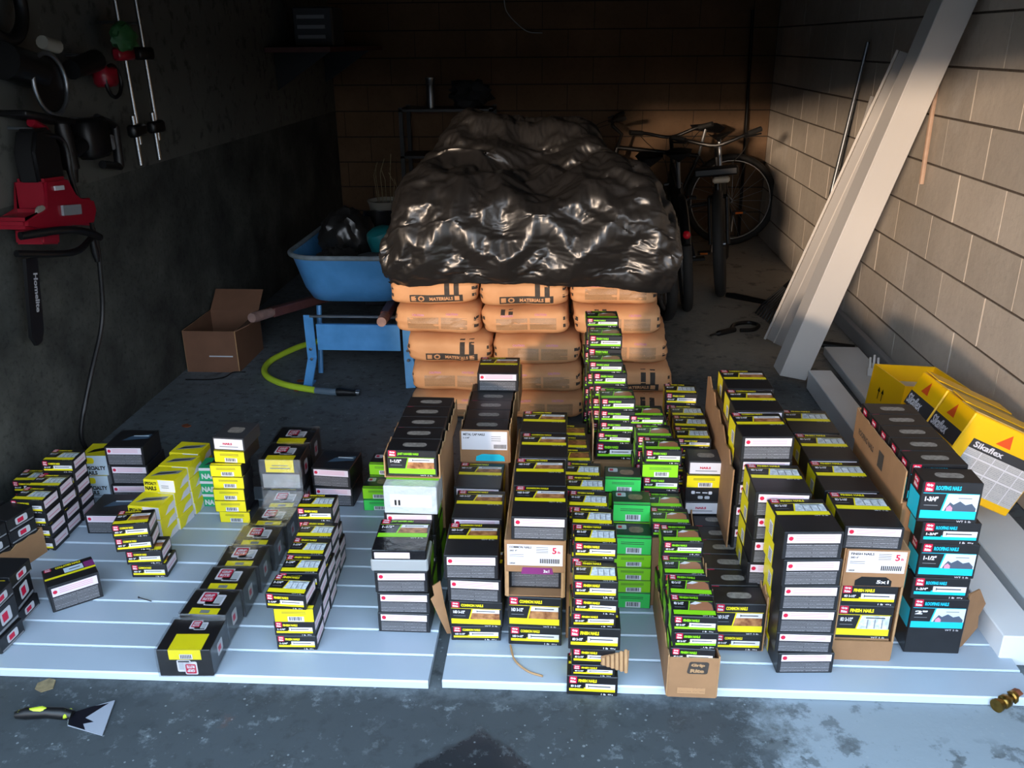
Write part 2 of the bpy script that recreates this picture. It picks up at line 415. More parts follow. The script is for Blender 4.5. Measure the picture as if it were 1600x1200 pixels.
slab('wall_left_upper', (XL - 0.073, (YD + YB) / 2, 1.02 + 0.64), (0.15, YB - YD, 1.28), 'upper_plaster', 'paler upper part of the left wall above its ledge')
wr = slab('wall_right', (XR + 0.105, (YD + YB) / 2, ZC / 2), (0.2, YB - YD, ZC), 'mortar', 'grey concrete block wall on the right')
wb = slab('wall_back', ((XL + XR) / 2, YB + 0.1035, ZC / 2), (XR - XL + 0.4, 0.2, ZC), 'mortar_back_dimmed', 'brown concrete block wall at the back of the garage, dimness painted in')
CH, BL = 0.2032, 0.4064
def block_mesh(length, m_='block_face', vert=CH - 0.009):
    """block with chamfered face; face at x=0 looking to -x, body to +x"""
    g = G(); g.box((0.02, 0, 0), (0.04, length - 0.0045, vert), m_, ch=0.0014); return g.data('concrete_block')
_bm = {}
def blk(length, m_='block_face'):
    k = (round(length, 3), m_)
    if k not in _bm: _bm[k] = block_mesh(length, m_)
    return _bm[k]
for c in range(11):
    off = 3.92 + (0 if c % 2 else BL / 2)
    y0 = off - BL * math.ceil((off - YD) / BL); k = 0
    while y0 < YB - 0.02:
        a, e = max(y0, YD), min(y0 + BL, YB)
        if e - a > 0.06 and e > 1.9:
            o = link('concrete_block', blk(e - a), wr, (XR + rng.uniform(-0.0015, 0.0015), (a + e) / 2, CH * (c + 0.5)))
        y0 += BL
    x0 = -1.92 - (0.13 if c % 2 else 0.13 + BL / 2)
    while x0 < XR - 0.02:
        a, e = max(x0, XL), min(x0 + BL, XR)
        if e - a > 0.06:
            link('concrete_block', blk(e - a, 'block_back_dimmed'), wb, ((a + e) / 2, YB + rng.uniform(-0.0015, 0.0015), CH * (c + 0.5)), (0, 0, pi / 2))
        x0 += BL

# ------------------------------------------------------------------ white grooved panels under the boxes
BT = 0.025
def grooved_panel(x0, x1, yf, n, yaw, label):
    e = empty('grooved_panel', ((x0 + x1) / 2, yf, 0), (0, 0, yaw)); tag(e, label, 'panel')
    w = x1 - x0; p = 0.1015; prof = [(-w / 2, w / 2)]
    g = G(); g.box((0, p * n / 2, 0.008), (w - 0.004, p * n - 0.004, 0.012), 'panel_side'); g.build('backing_sheet', e)
    g = G()
    c = 0.004
    # plank cross-section (y,z) with bevelled long edges
    sec = [(0.0006, 0.002), (0.0006, BT - c), (c, BT), (p - c - 0.003, BT), (p - 0.003, BT - c), (p - 0.003, 0.002)]
    vs_ = [(-w / 2, y, z) for y, z in sec] + [(w / 2, y, z) for y, z in sec]; k = len(sec)
    g.mesh(vs_, [tuple(range(k)), tuple(range(2 * k - 1, k - 1, -1))] + [(i, i + k, (i + 1) % k + k, (i + 1) % k) for i in (2, 5)], 'panel_white')
    g.mesh(vs_, [(i, i + k, (i + 1) % k + k, (i + 1) % k) for i in (0, 1, 3, 4)], 'panel_side')
    me = g.data('plank')
    for i in range(n): link('plank', me, e, (0, p * i, 0))
    return e
grooved_panel(-1.90, -0.335, 1.742, 10, R(0.6), 'white grooved panel lying under the boxes on the left side')
grooved_panel(-0.30, 1.175, 1.762, 10, R(0.5), 'white grooved panel lying under the towers on the right side')

# ------------------------------------------------------------------ printed nail cartons
class Pr:
    """draws print on the faces of a w x d x h box that stands on the origin, front face towards -y"""
    def __init__(s, w, d, h): s.w, s.d, s.h = w, d, h; s.gs = {}; s.ts = {}; s.role = 'lettering'
    def fr(s, face):
        w, d, h = s.w, s.d, s.h
        return {'front': (Vector((-w / 2, -d / 2, 0)), Vector((1, 0, 0)), Vector((0, 0, 1)), w, h, Vector((0, -1, 0))),
                'top': (Vector((-w / 2, -d / 2, h)), Vector((1, 0, 0)), Vector((0, 1, 0)), w, d, Vector((0, 0, 1))),
                'left': (Vector((-w / 2, d / 2, 0)), Vector((0, -1, 0)), Vector((0, 0, 1)), d, h, Vector((-1, 0, 0))),
                'right': (Vector((w / 2, -d / 2, 0)), Vector((0, 1, 0)), Vector((0, 0, 1)), d, h, Vector((1, 0, 0)))}[face]
    def pt(s, face, u, v, lay=1):
        o, ux, uy, W, H_, nn = s.fr(face); return o + ux * (u * W) + uy * (v * H_) + nn * (0.0003 * lay)
    def poly(s, face, uvs, m_, lay=1, g=None): (g or s.gs.setdefault(face, G())).poly([s.pt(face, u, v, lay) for u, v in uvs], m_)
    def rect(s, face, u0, v0, u1, v1, m_, lay=1, g=None): s.poly(face, [(u0, v0), (u1, v0), (u1, v1), (u0, v1)], m_, lay, g)
    def rrect(s, face, u0, v0, u1, v1, r, m_, lay=1):
        o, ux, uy, W, H_, nn = s.fr(face); ru, rv = r / W, r / H_; pts = []
        for cu, cv, a0 in ((u1 - ru, v0 + rv, -90), (u1 - ru, v1 - rv, 0), (u0 + ru, v1 - rv, 90), (u0 + ru, v0 + rv, 180)):
            for k in range(4): a = R(a0 + 30 * k); pts.append((cu + ru * cos(a), cv + rv * sin(a)))
        s.poly(face, pts, m_, lay)
    def text(s, face, st, u, v, hgt, wid, m_, lay=4, bold=0.05):
        """hgt and wid as fractions of the face"""
        o, ux, uy, W, H_, nn = s.fr(face)
        put_text(s.tx(face), st, s.pt(face, u, v, lay), ux, uy, hgt * H_, m_, wid * W, bold)
    def tx(s, face): return s.ts.setdefault((face, s.role), G())
    def badge(s, face, u0, v0, u1, v1):
        """red maker's badge with two lines of white lettering"""
        s.rrect(face, u0, v0, u1, v1, 0.002, 'red', 2)
        du, dv = u1 - u0, v1 - v0
        s.role = 'badge_lettering'
        s.text(face, 'Grip', u0 + du * 0.14, v0 + dv * 0.54, dv * 0.34, du * 0.72, 'white', bold=0.06)
        s.text(face, 'Rite', u0 + du * 0.14, v0 + dv * 0.12, dv * 0.34, du * 0.72, 'white', bold=0.06); s.role = 'lettering'
    def strip(s, face, th, title, size, v0=0.0, v1=1.0):
        """narrow printed edge: badge, title, nail on a white bar, coloured stripe"""
        f = lambda q: v0 + (v1 - v0) * q
        s.badge(face, 0.05, f(0.62), 0.2, f(0.98))
        s.role = 'title_lettering'; s.text(face, title, 0.23, f(0.70), (v1 - v0) * 0.16, 0.36, th); s.role = 'lettering'
        s.rect(face, 0.05, f(0.22), 0.95, f(0.42), th)
        s.rect(face, 0.05, f(0.36), 0.34, f(0.60), 'ink', 2)
        s.text(face, size, 0.08, f(0.43), (v1 - v0) * 0.12, 0.2, 'white')
        s.rect(face, 0.37, f(0.36), 0.95, f(0.62), 'white', 2)
        s.rect(face, 0.43, f(0.47), 0.86, f(0.52), 'darkgrey', 3); s.rect(face, 0.42, f(0.43), 0.435, f(0.56), 'darkgrey', 3)
        s.role = 'weight_lettering'; s.text(face, '1 lb', 0.68, f(0.06), (v1 - v0) * 0.09, 0.09, 'white', bold=0.02); s.text(face, '454 g', 0.81, f(0.06), (v1 - v0) * 0.08, 0.1, 'white', bold=0.02); s.role = 'lettering'
    def big(s, face, th, title, size, pic, v0=0.0, v1=1.0, clip=1.0):
        """large printed face: badge and title, size block and picture, coloured stripe"""
        f = lambda q: v0 + (v1 - v0) * q; dv = v1 - v0
        s.badge(face, 0.04, f(0.76), 0.19, f(0.99))
        s.role = 'title_lettering'; s.text(face, title, 0.22, f(0.81), dv * 0.11, 0.42, th); s.role = 'lettering'
        s.rect(face, 0.03, f(0.10), 0.96, f(0.30), th)
        s.rect(face, 0.03, f(0.72), 0.96, f(0.735), th)
        s.poly(face, [(0.36, f(0.30)), (0.385, f(0.30)), (0.445, f(0.72)), (0.42, f(0.72))], th, 2)
        s.text(face, size, 0.07, f(0.53), dv * 0.12, 0.22, 'white'); s.rect(face, 0.07, f(0.42), 0.3, f(0.435), 'midgrey', 2)
        if pic == 'house':
            s.poly(face, [(0.385, f(0.30)), (0.96, f(0.30)), (0.96, f(0.72)), (0.445, f(0.72))], 'sky_pic', 2)
            s.poly(face, [(0.42, f(0.30)), (0.94, f(0.30)), (0.94, f(0.38)), (0.86, f(0.50)), (0.76, f(0.46)), (0.66, f(0.55)), (0.56, f(0.46)), (0.5, f(0.52)), (0.44, f(0.38))], 'roof_pic', 3)
            s.poly(face, [(0.45, f(0.30)), (0.55, f(0.30)), (0.55, f(0.38)), (0.5, f(0.45)), (0.45, f(0.38))], 'pinkink', 4)
            s.rect(face, 0.62, f(0.61), 0.85, f(0.635), 'midgrey', 3)
        elif pic == 'boards':
            s.poly(face, [(0.385, f(0.30)), (0.94, f(0.30)), (0.94, f(0.72)), (0.445, f(0.72))], 'wood_pic', 2)
            s.poly(face, [(0.425, f(0.56)), (0.94, f(0.56)), (0.94, f(0.71)), (0.445, f(0.71))], 'white', 3)
            s.rect(face, 0.52, f(0.62), 0.86, f(0.65), 'darkgrey', 4); s.rect(face, 0.51, f(0.60), 0.525, f(0.67), 'darkgrey', 4)
        elif pic == 'window':
            s.poly(face, [(0.385, f(0.30)), (0.94, f(0.30)), (0.94, f(0.71)), (0.445, f(0.71))], 'glass_pic', 2)
            for u in (0.55, 0.68, 0.81): s.rect(face, u, f(0.32), u + 0.02, f(0.6), 'midgrey', 3)
            s.rect(face, 0.52, f(0.63), 0.86, f(0.66), 'darkgrey', 4)
        elif pic == 'deck':
            s.poly(face, [(0.40, f(0.30)), (0.92, f(0.30)), (0.92, f(0.56)), (0.84, f(0.70)), (0.56, f(0.70)), (0.42, f(0.56))], 'peach_pic', 3)
            s.poly(face, [(0.385, f(0.30)), (0.94, f(0.30)), (0.94, f(0.71)), (0.445, f(0.71))], 'darkgrey', 2)
            s.poly(face, [(0.42, f(0.56)), (0.56, f(0.70)), (0.70, f(0.64)), (0.55, f(0.55))], 'white', 4)
        else:
            s.poly(face, [(0.385, f(0.30)), (0.94, f(0.30)), (0.94, f(0.71)), (0.445, f(0.71))], 'rust_pic', 2)
        s.role = 'weight_lettering'; s.text(face, 'WT 5 lb', 0.66, f(0.02), dv * 0.05, 0.24, 'white', bold=0.0); s.role = 'lettering'
    def warn(s, face, v0=0.0, v1=1.0):
        """white warning bar over rows of fine print"""
        f = lambda q: v0 + (v1 - v0) * q
        s.rect(face, 0.06, f(0.60), 0.95, f(0.93), 'pinkwhite', 1)
        W, H_ = s.fr(face)[3:5]; c = []
        for k in range(10): a = 2 * pi * k / 10; c.append((0.12 + 0.006 / W * cos(a), f(0.77) + 0.006 / H_ * sin(a)))
        s.poly(face, c, 'red', 2)
        for q in (0.70, 0.77, 0.84): s.rect(face, 0.20, f(q), 0.86, f(q + 0.022), 'pinkink', 2)
        s.rect(face, 0.06, f(0.08), 0.93, f(0.55), 'fineprint', 1)
    def barcode(s, face, m_, tex=True):
        s.rect(face, 0.02, 0.04, 0.98, 0.96, m_, 1)
        s.rect(face, 0.34, 0.06, 0.74, 0.42, 'white', 2)
        u = 0.38
        for k, wd in enumerate((3, 1, 2, 1, 3, 2, 1, 2, 3, 1, 2)):
            s.rect(face, u, 0.14, u + wd * 0.0085, 0.40, 'ink', 3); u += wd * 0.0085 + 0.012
        for q in (0.62, 0.72): s.rect(face, 0.2, q, 0.8, q + 0.035, 'darkgrey', 2)
    def slot(s, face, m_='window_slot', u0=0.28, u1=0.76, v0=0.32, v1=0.66):
        W, H_ = s.fr(face)[3:5]
        s.rrect(face, u0, v0, u1, v1, min((v1 - v0) * H_ / 2.2, 0.012), m_, 1)
    def shield(s, face, u, v, sz, fl=1):
        """white-edged double shield with a red square"""
        W, H_ = s.fr(face)[3:5]; a, b = sz / W, sz / H_
        if fl < 0:      # printed upside down: the same mark turned by half a turn
            s.rrect(face, u - a * 0.3, v - b * 0.8, u + a, v + b * 0.8, 0.004, 'white', 2); s.rrect(face, u - a * 1.05, v - b * 0.45, u + a * 0.4, v + b, 0.004, 'white', 2)
            s.rrect(face, u - a * 0.2, v - b * 0.68, u + a * 0.85, v + b * 0.5, 0.003, 'red', 3); s.rect(face, u - a * 0.9, v - b * 0.2, u - a * 0.35, v + b * 0.7, 'lightgrey', 3); s.rect(face, u - a * 0.9, v + b * 0.74, u + a * 0.25, v + b * 0.92, 'darkgrey', 4)
            o_, ux, uy, W_, H2, nn = s.fr(face)
            for st, dv in (('GRIP', -0.12), ('RITE', 0.36)): put_text(s.tx(face), st, s.pt(face, u + a * 0.72, v + b * dv, 4), -ux, -uy, b * 0.36 * H2, 'white', a * 0.8 * W_, 0.05)
            return
        s.rrect(face, u - a, v - b * 0.8, u + a * 0.3, v + b * 0.8, 0.004, 'white', 2)
        s.rrect(face, u - a * 0.4, v - b * 1.0, u + a * 1.05, v + b * 0.45, 0.004, 'white', 2)
        s.rrect(face, u - a * 0.85, v - b * 0.5, u + a * 0.2, v + b * 0.68, 0.003, 'red', 3)
        s.text(face, 'GRIP', u - a * 0.72, v + b * 0.12, b * 0.36, a * 0.8, 'white', 4); s.text(face, 'RITE', u - a * 0.72, v - b * 0.36, b * 0.36, a * 0.8, 'white', 4)
        s.rect(face, u + a * 0.35, v - b * 0.7, u + a * 0.9, v + b * 0.2, 'lightgrey', 3); s.rect(face, u - a * 0.25, v - b * 0.92, u + a * 0.9, v - b * 0.74, 'darkgrey', 4)

def crushed(w, d, h, m_, seed, amt=0.0022):
    """carton body: box with slightly rounded, dented edges"""
    r = random.Random(seed); g = G(); g.box((0, 0, h / 2), (w, d, h), m_, ch=0.0018)
    return g
THEME = {'Y': ('yellow', 'yellow-striped black'), 'G': ('lime', 'green-striped black'), 'C': ('cyan', 'cyan-striped black')}
_proto = {}
def proto(kind, th, title, size, pic, w, d, h):
    """meshes of one kind of carton: body and its printed parts, shared by all alike"""
    key = (kind, th, title, size, pic, round(w, 3), round(d, 3), round(h, 3))
    if key in _proto: return _proto[key]
    p = Pr(w, d, h); tc_ = THEME.get(th, ('yellow', ''))[0]; body = 'blackcard'; extra = []
    if kind == 'e':       # one pound carton lying flat, printed edge to the front
        p.strip('front', tc_, title, size); p.big('top', tc_, title, size, pic)
        p.rect('right', 0.08, 0.3, 0.92, 0.88, 'pinkwhite'); p.rect('right', 0.14, 0.5, 0.8, 0.58, 'pinkink', 2)
        p.rect('left', 0.04, 0.1, 0.6, 0.95, tc_)
    elif kind == 'E':     # five pound carton, printed edge to the front
        p.strip('front', tc_, title, size); p.big('top', tc_, title, size, pic, 0.46, 1.0)
        p.rect('left', 0.04, 0.05, 0.5, 0.97, tc_)
    elif kind == 'L':     # five pound carton lying flat, warning side to the front
        p.warn('front'); p.big('top', tc_, title, size, pic, 0.45, 1.0)
        p.rect('left', 0.02, 0.04, 0.5, 0.97, tc_); p.rect('left', 0.28, 0.10, 0.46, 0.6, 'white', 2)
        for k in range(5): p.rect('left', 0.31, 0.16 + k * 0.08, 0.43, 0.19 + k * 0.08, 'ink', 3)
        p.rect('right', 0.5, 0.04, 0.98, 0.97, tc_)
    elif kind == 'S':     # five pound carton standing up, large printed face to the front
        p.big('front', tc_, title, size, pic); p.slot('top')
        p.rect('left', 0.08, 0.05, 0.92, 0.62, tc_); p.badge('left', 0.3, 0.68, 0.7, 0.96)
    elif kind == 'T':     # standing carton with a blank black lower half
        p.big('front', tc_, title, size, pic, 0.42, 1.0); p.slot('top'); p.rect('left', 0.08, 0.45, 0.92, 0.8, tc_)
    elif kind == 'b':     # coloured end with bar code to the front
        p.barcode('front', th); p.slot('top', 'slot_brown', 0.42, 0.8, 0.35, 0.75); p.rect('top', 0.02, 0.0, 0.98, 0.16, th, 1)
        p.rrect('top', 0.1, 0.55, 0.36, 0.85, 0.004, 'lightgrey', 1); p.rect('top', 0.14, 0.62, 0.24, 0.78, 'red', 2)
    elif kind == 'w':     # grey carton with a white printed end
        p.rect('front', 0.04, 0.1, 0.96, 0.9, 'white'); p.text('front', 'NAILS', 0.32, 0.46, 0.16, 0.3, 'red'); p.rect('front', 0.2, 0.28, 0.8, 0.34, 'midgrey', 2)
        p.slot('top'); body = 'darkgrey'
    elif kind == 'i':     # black end with white pictograms
        for u in (0.22, 0.7): p.rrect('front', u - 0.05, 0.55, u + 0.05, 0.78, 0.003, 'white')
        p.rect('front', 0.3, 0.62, 0.42, 0.7, 'white'); p.rect('front', 0.48, 0.62, 0.62, 0.7, 'white')
        for u in (0.36, 0.55): p.rrect('front', u, 0.2, u + 0.14, 0.42, 0.003, 'lightgrey')
    elif kind == 's':     # specialty carton: yellow top with dark swoosh, white front
        p.rect('front', 0.0, 0.02, 0.99, 0.98, 'white'); p.poly('front', [(0, 0.02), (0.5, 0.02), (0.46, 0.98), (0, 0.98)], 'yellow', 2)
        p.text('front', 'SPECIALTY', 0.03, 0.56, 0.26, 0.4, 'ink'); p.text('front', 'NAILS', 0.03, 0.12, 0.34, 0.36, 'ink')
        for q in (0.35, 0.5): p.rect('front', 0.56, q, 0.8, q + 0.06, 'midgrey', 2)
        p.rect('top', 0.01, 0.01, 0.99, 0.99, 'yellow'); p.poly('top', [(0.12, 0.25), (0.9, 0.55), (0.95, 0.82), (0.3, 0.62)], 'midgrey', 2)
        p.poly('top', [(0.2, 0.36), (0.8, 0.6), (0.82, 0.68), (0.28, 0.5)], 'ink', 3)
        p.rect('right', 0.02, 0.02, 0.98, 0.98, 'yellow'); p.poly('right', [(0.3, 0.02), (0.98, 0.02), (0.98, 0.6), (0.6, 0.5)], 'white', 2); body = 'yellow'
    elif kind == 'sw':    # specialty carton, pale front
        p.rect('front', 0, 0.02, 1, 0.98, 'sky_pic'); p.text('front', 'SPECIALTY', 0.06, 0.28, 0.2, 0.86, 'ink'); p.text('front', 'NAILS', 0.06, 0.04, 0.2, 0.5, 'ink')
        p.rrect('front', 0.12, 0.6, 0.5, 0.9, 0.008, 'yellow', 2)
        p.rect('top', 0, 0, 1, 1, 'yellow'); p.poly('top', [(0.15, 0.2), (0.95, 0.5), (0.95, 0.8), (0.3, 0.5)], 'ink', 2); body = 'lightgrey'
    elif kind == 'g':     # green carton lettered NAILS
        p.rect('front', 0, 0.02, 1, 0.98, 'teal_green'); p.rect('front', 0, 0.78, 1, 0.98, 'white', 2); p.text('front', 'NAILS', 0.1, 0.14, 0.42, 0.8, 'white')
        p.rect('top', 0, 0, 1, 0.9, 'teal_green'); p.poly('top', [(0.2, 0.2), (0.9, 0.6), (0.9, 0.8), (0.3, 0.5)], 'darkgrey', 2); body = 'teal_green'
    elif kind == 'c':     # collated nails: shield on top, yellow label across the front edge
        p.shield('top', 0.5, 0.66, 0.034); p.rect('top', 0.2, 0.02, 0.82, 0.26, 'yellow'); p.rect('top', 0.42, 0.06, 0.62, 0.18, 'midgrey', 2)
        p.rrect('right', 0.35, 0.3, 0.65, 0.75, 0.006, 'lightgrey'); p.rect('right', 0.4, 0.42, 0.55, 0.62, 'red', 2)
    elif kind == 'cf':    # collated nails, front carton: label folds over the front, shield upside down below it
        p.rect('top', 0.22, 0.0, 0.84, 0.5, 'yellow'); p.rect('front', 0.22, 0.64, 0.82, 1.0, 'yellow'); p.rect('front', 0.42, 0.66, 0.66, 0.84, 'white', 2)
        for k in range(7): p.rect('front', 0.44 + 0.03 * k, 0.68, 0.455 + 0.03 * k, 0.82, 'ink', 3)
        p.shield('front', 0.54, 0.32, 0.025, -1); p.shield('top', 0.55, 0.8, 0.022)
        p.rrect('right', 0.35, 0.3, 0.65, 0.75, 0.006, 'lightgrey'); p.rect('right', 0.4, 0.42, 0.55, 0.62, 'red', 2)
    elif kind == 'ct':    # collated nails, tall pair at the back: yellow label on the front
        p.shield('top', 0.5, 0.6, 0.034); p.rect('top', 0.14, 0.0, 0.84, 0.28, 'yellow'); p.rect('front', 0.14, 0.58, 0.84, 1.0, 'yellow'); p.rect('front', 0.3, 0.8, 0.7, 0.83, 'midgrey', 2); p.rect('front', 0.25, 0.7, 0.75, 0.74, 'midgrey', 2)
        p.rect('front', 0.04, 0.05, 0.96, 0.52, 'grey_tape'); p.rrect('right', 0.35, 0.3, 0.65, 0.75, 0.006, 'lightgrey'); p.rect('right', 0.4, 0.42, 0.55, 0.62, 'red', 2)
    elif kind == 'cl':    # loose black cartons at the left edge: badge on the right side
        p.rrect('right', 0.3, 0.25, 0.75, 0.8, 0.006, 'lightgrey'); p.rect('right', 0.38, 0.35, 0.6, 0.68, 'red', 2); p.rect('front', 0.5, 0.1, 0.9, 0.8, 'yellow')
        p.rect('right', 0.05, 0.06, 0.95, 0.16, 'midgrey', 1)
    elif kind == 'o':     # single carton: printed top band, warning side
        p.warn('front', 0.0, 0.98); p.badge('top', 0.04, 0.8, 0.18, 0.97); p.text('top', 'COLLATED NAILS', 0.26, 0.82, 0.11, 0.5, 'yellow')
        p.rect('top', 0.0, 0.36, 1.0, 0.46, 'yellow'); p.rect('top', 0.4, 0.5, 0.78, 0.76, 'sky_pic'); p.rect('top', 0.5, 0.61, 0.72, 0.65, 'ink', 2); p.rect('top', 0.8, 0.48, 1.0, 0.8, 'purple')
    elif kind == 'k':     # plain black carton with a warning side and a pale blue print on top
        p.warn('front'); p.poly('top', [(0.3, 0.35), (0.95, 0.5), (0.95, 0.75), (0.45, 0.62)], 'bluegrey'); p.rect('top', 0.5, 0.6, 0.9, 0.66, 'sky_pic', 2)
    elif kind == 'gt':    # grey-taped carton whose wrinkled tape hides the print
        p.rect('front', 0.05, 0.62, 0.7, 0.9, 'pinkwhite'); p.big('top', tc_, title, size, pic, 0.35, 1.0); body = 'blackcard_gloss'
    elif kind == 'si':    # carton wound in silver tape
        p.rect('front', 0.12, 0.25, 0.9, 0.7, 'white'); p.rect('front', 0.2, 0.3, 0.24, 0.5, 'ink', 2); p.rect('front', 0.27, 0.3, 0.31, 0.5, 'ink', 2); p.rect('top', 0, 0.4, 1, 1, tc_); body = 'silver_tape'
    g = crushed(w, d, h, body, 0); bodym = g.data('nail_carton')
    parts = []
    for fc, nm in (('front', 'end_print'), ('top', 'panel_print'), ('left', 'side_print'), ('right', 'side_print')):
        if fc in p.gs: parts.append((nm, p.gs[fc].data(nm)))
    if kind in 'ELST':
        for (fc, nm), q in p.ts.items(): parts.append((nm, q.data(nm)))
    elif p.ts:
        q = G()
        for w_ in p.ts.values():
            for f_, mi_ in zip(w_.f, w_.m): q.poly([w_.v[i] for i in f_], w_.slots[mi_])
        parts.append(('lettering', q.data('lettering')))
    if kind in ('c', 'cf', 'ct'):
        q = G(); bm = bmesh.new(); bmesh.ops.create_cube(bm, size=1, matrix=Matrix.Translation((0, 0, h / 2 + 0.0012)) @ Matrix.Diagonal((w + 0.006, d + 0.004, h + 0.0035, 1)))
        bmesh.ops.subdivide_edges(bm, edges=bm.edges[:], cuts=7, use_grid_fill=True)
        for v in bm.verts:
            nn = noise.noise_vector(v.co * 45) * 0.0008; v.co.x += nn.x; v.co.y += nn.y; v.co.z = max(0.0004, v.co.z + abs(nn.z))
        bm.verts.index_update(); q.mesh([v.co[:] for v in bm.verts], [[v.index for v in f.verts] for f in bm.faces], 'film'); bm.free()
        parts.append(('plastic_wrap', q.data('plastic_wrap')))
    if kind == 'gt':
        q = G(); q.box((0, -d * 0.2, h * 0.30), (w + 0.008, d * 0.6 + 0.006, h * 0.56), 'grey_tape', ch=0.004); parts.append(('tape', q.data('tape')))
    _proto[key] = (bodym, parts)
    return _proto[key]
NSZ = {'e': (0.107, 0.087, 0.045), 'E': (0.142, 0.162, 0.062), 'L': (0.142, 0.162, 0.068), 'S': (0.142, 0.078, 0.1), 'T': (0.142, 0.078, 0.17),
       'b': (0.107, 0.087, 0.043), 'w': (0.107, 0.087, 0.046), 'i': (0.107, 0.087, 0.046), 's': (0.107, 0.09, 0.045), 'sw': (0.09, 0.1, 0.078), 'g': (0.075, 0.08, 0.05),
       'c': (0.125, 0.113, 0.092), 'cf': (0.138, 0.128, 0.082), 'ct': (0.138, 0.13, 0.11), 'cl': (0.12, 0.1, 0.08), 'o': (0.135, 0.105, 0.085), 'k': (0.135, 0.14, 0.073), 'gt': (0.145, 0.16, 0.066), 'si': (0.15, 0.1, 0.085)}
LOOK = {'b': '{} bar-coded carton', 'w': 'grey carton with white printed end', 'i': 'black carton with white pictograms', 's': 'yellow and white lettered carton',
        'sw': 'pale lettered carton with yellow top', 'g': 'green lettered carton', 'c': 'film-wrapped black carton', 'cf': 'film-wrapped black carton with shield front', 'ct': 'tall film-wrapped black carton',
        'cl': 'loose black carton with side badge', 'o': 'tilted black carton with yellow band', 'k': 'plain black carton with warning bar', 'gt': 'grey-taped black carton', 'si': 'silver-taped carton',
        'e': '{} small carton', 'E': '{} strip-printed carton', 'L': '{} warning-side carton', 'S': '{} upright carton', 'T': '{} tall upright carton'}
ORD = ['lowest', 'second', 'third', 'fourth', 'fifth', 'sixth', 'seventh', 'eighth', 'ninth', 'tenth', 'eleventh', 'twelfth']
def carton(kind, x, y, z, yaw=0.0, th='Y', title='FINISH NAILS', size='8D 2-1/2"', pic='window', w=None, d=None, h=None, label=None, group=None):
    """x is the centre, y the front face, z the underside; returns its height"""
    W, D, H_ = NSZ[kind]; W, D, H_ = w or W, d or D, h or H_
    body, parts = proto(kind, th, title, size, pic, W, D, H_)
    o = link('nail_carton', body, None, (x - sin(yaw) * D / 2, y + cos(yaw) * D / 2, z), (0, 0, yaw))
    tag(o, label, 'carton', group)
    for nm, me in parts: link(nm, me, o)
    return H_
COLNAME = {'yellow': 'yellow', 'lime': 'lime green', 'green': 'bright green'}
def pile(place, rowname, x, y, items, z=BT, yaw=0.0, jx=0.004, jr=1.8, group=None, top_only=False, **kw):
    """a stack of cartons from the bottom up; items are kind or (kind, options)"""
    n_ = len(items)
    for i, it in enumerate(items):
        k, op = it if isinstance(it, tuple) else (it, {})
        a = dict(kw); a.update(op); dx = a.pop('dx', 0); dy = a.pop('dy', 0); dr = a.pop('dr', 0)
        th = a.get('th', 'Y')
        look = LOOK[k].format(THEME[th][1] if th in THEME else COLNAME.get(th, th))
        lev = '' if n_ == 1 else ('topmost, ' if i == n_ - 1 else ORD[i] + (' up, ' if i else ', '))
        z += carton(k, x + dx + rng.uniform(-jx, jx), y + dy + rng.uniform(-0.002, 0.002), z, yaw + R(rng.uniform(-jr, jr) + dr),
                    label=f'{look}, {lev}{rowname}{place}', group=group or place.replace('of the ', '').strip(), **a) + 0.0006
    return z
def tray(name, x, y, z, w, d, h, label, yaw=0.0, torn=0.012, seed=1, front=True, m_='kraft', hf=None, group=None, flaps=None, back=True):
    """open kraft carton with torn upper edges; x centre, y front; returns the root"""
    r = random.Random(seed); e = empty(name, (x - sin(yaw) * d / 2, y + cos(yaw) * d / 2, z), (0, 0, yaw)); tag(e, label, 'carton', group)
    t = 0.0035
    def wall(nm, p0, p1, hh, rag):
        p0, p1 = Vector((*p0, 0)), Vector((*p1, 0)); L_ = (p1 - p0).length; ux = (p1 - p0) / L_; nn = Vector((-ux.y, ux.x, 0)); g = G(); k = max(3, int(L_ / 0.022))
        tops = [hh + (r.uniform(-rag, rag * 0.6) if rag else 0) for _ in range(k + 1)]
        if rag:
            for i in range(k + 1): tops[i] = hh + (tops[i] - hh) * (0.4 + 0.6 * abs(sin(i * 1.7 + seed)))
        for s_, off in ((0, 0), (1, t)):
            for i in range(k):
                a, b_ = p0 + ux * (L_ * i / k) + nn * off, p0 + ux * (L_ * (i + 1) / k) + nn * off
                g.poly([a, b_, b_ + Vector((0, 0, tops[i + 1])), a + Vector((0, 0, tops[i]))], m_)
        for i in range(k):
            a, b_ = p0 + ux * (L_ * i / k), p0 + ux * (L_ * (i + 1) / k)
            g.poly([a + Vector((0, 0, tops[i])), b_ + Vector((0, 0, tops[i + 1])), b_ + nn * t + Vector((0, 0, tops[i + 1])), a + nn * t + Vector((0, 0, tops[i]))], 'kraft_edge')
        for p in (p0, p1): 
            i = 0 if p is p0 else k
            g.poly([p, p + nn * t, p + nn * t + Vector((0, 0, tops[i])), p + Vector((0, 0, tops[i]))], 'kraft_edge')
        return g.build(nm, e)
    g = G(); g.box((0, 0, 0.0015), (w, d, 0.003), m_); g.build('carton_floor', e)
    a, b_ = w / 2, d / 2
    wall('side_panel', (-a, -b_), (-a, b_), h, torn)
    wall('side_panel', (a, b_), (a, -b_), h, torn)
    if back: wall('back_panel', (-a, b_), (a, b_), h, torn * 0.6)
    if front: wall('front_panel', (a, -b_), (-a, -b_), hf or h, 0.0 if hf else torn * 0.5)
    return e

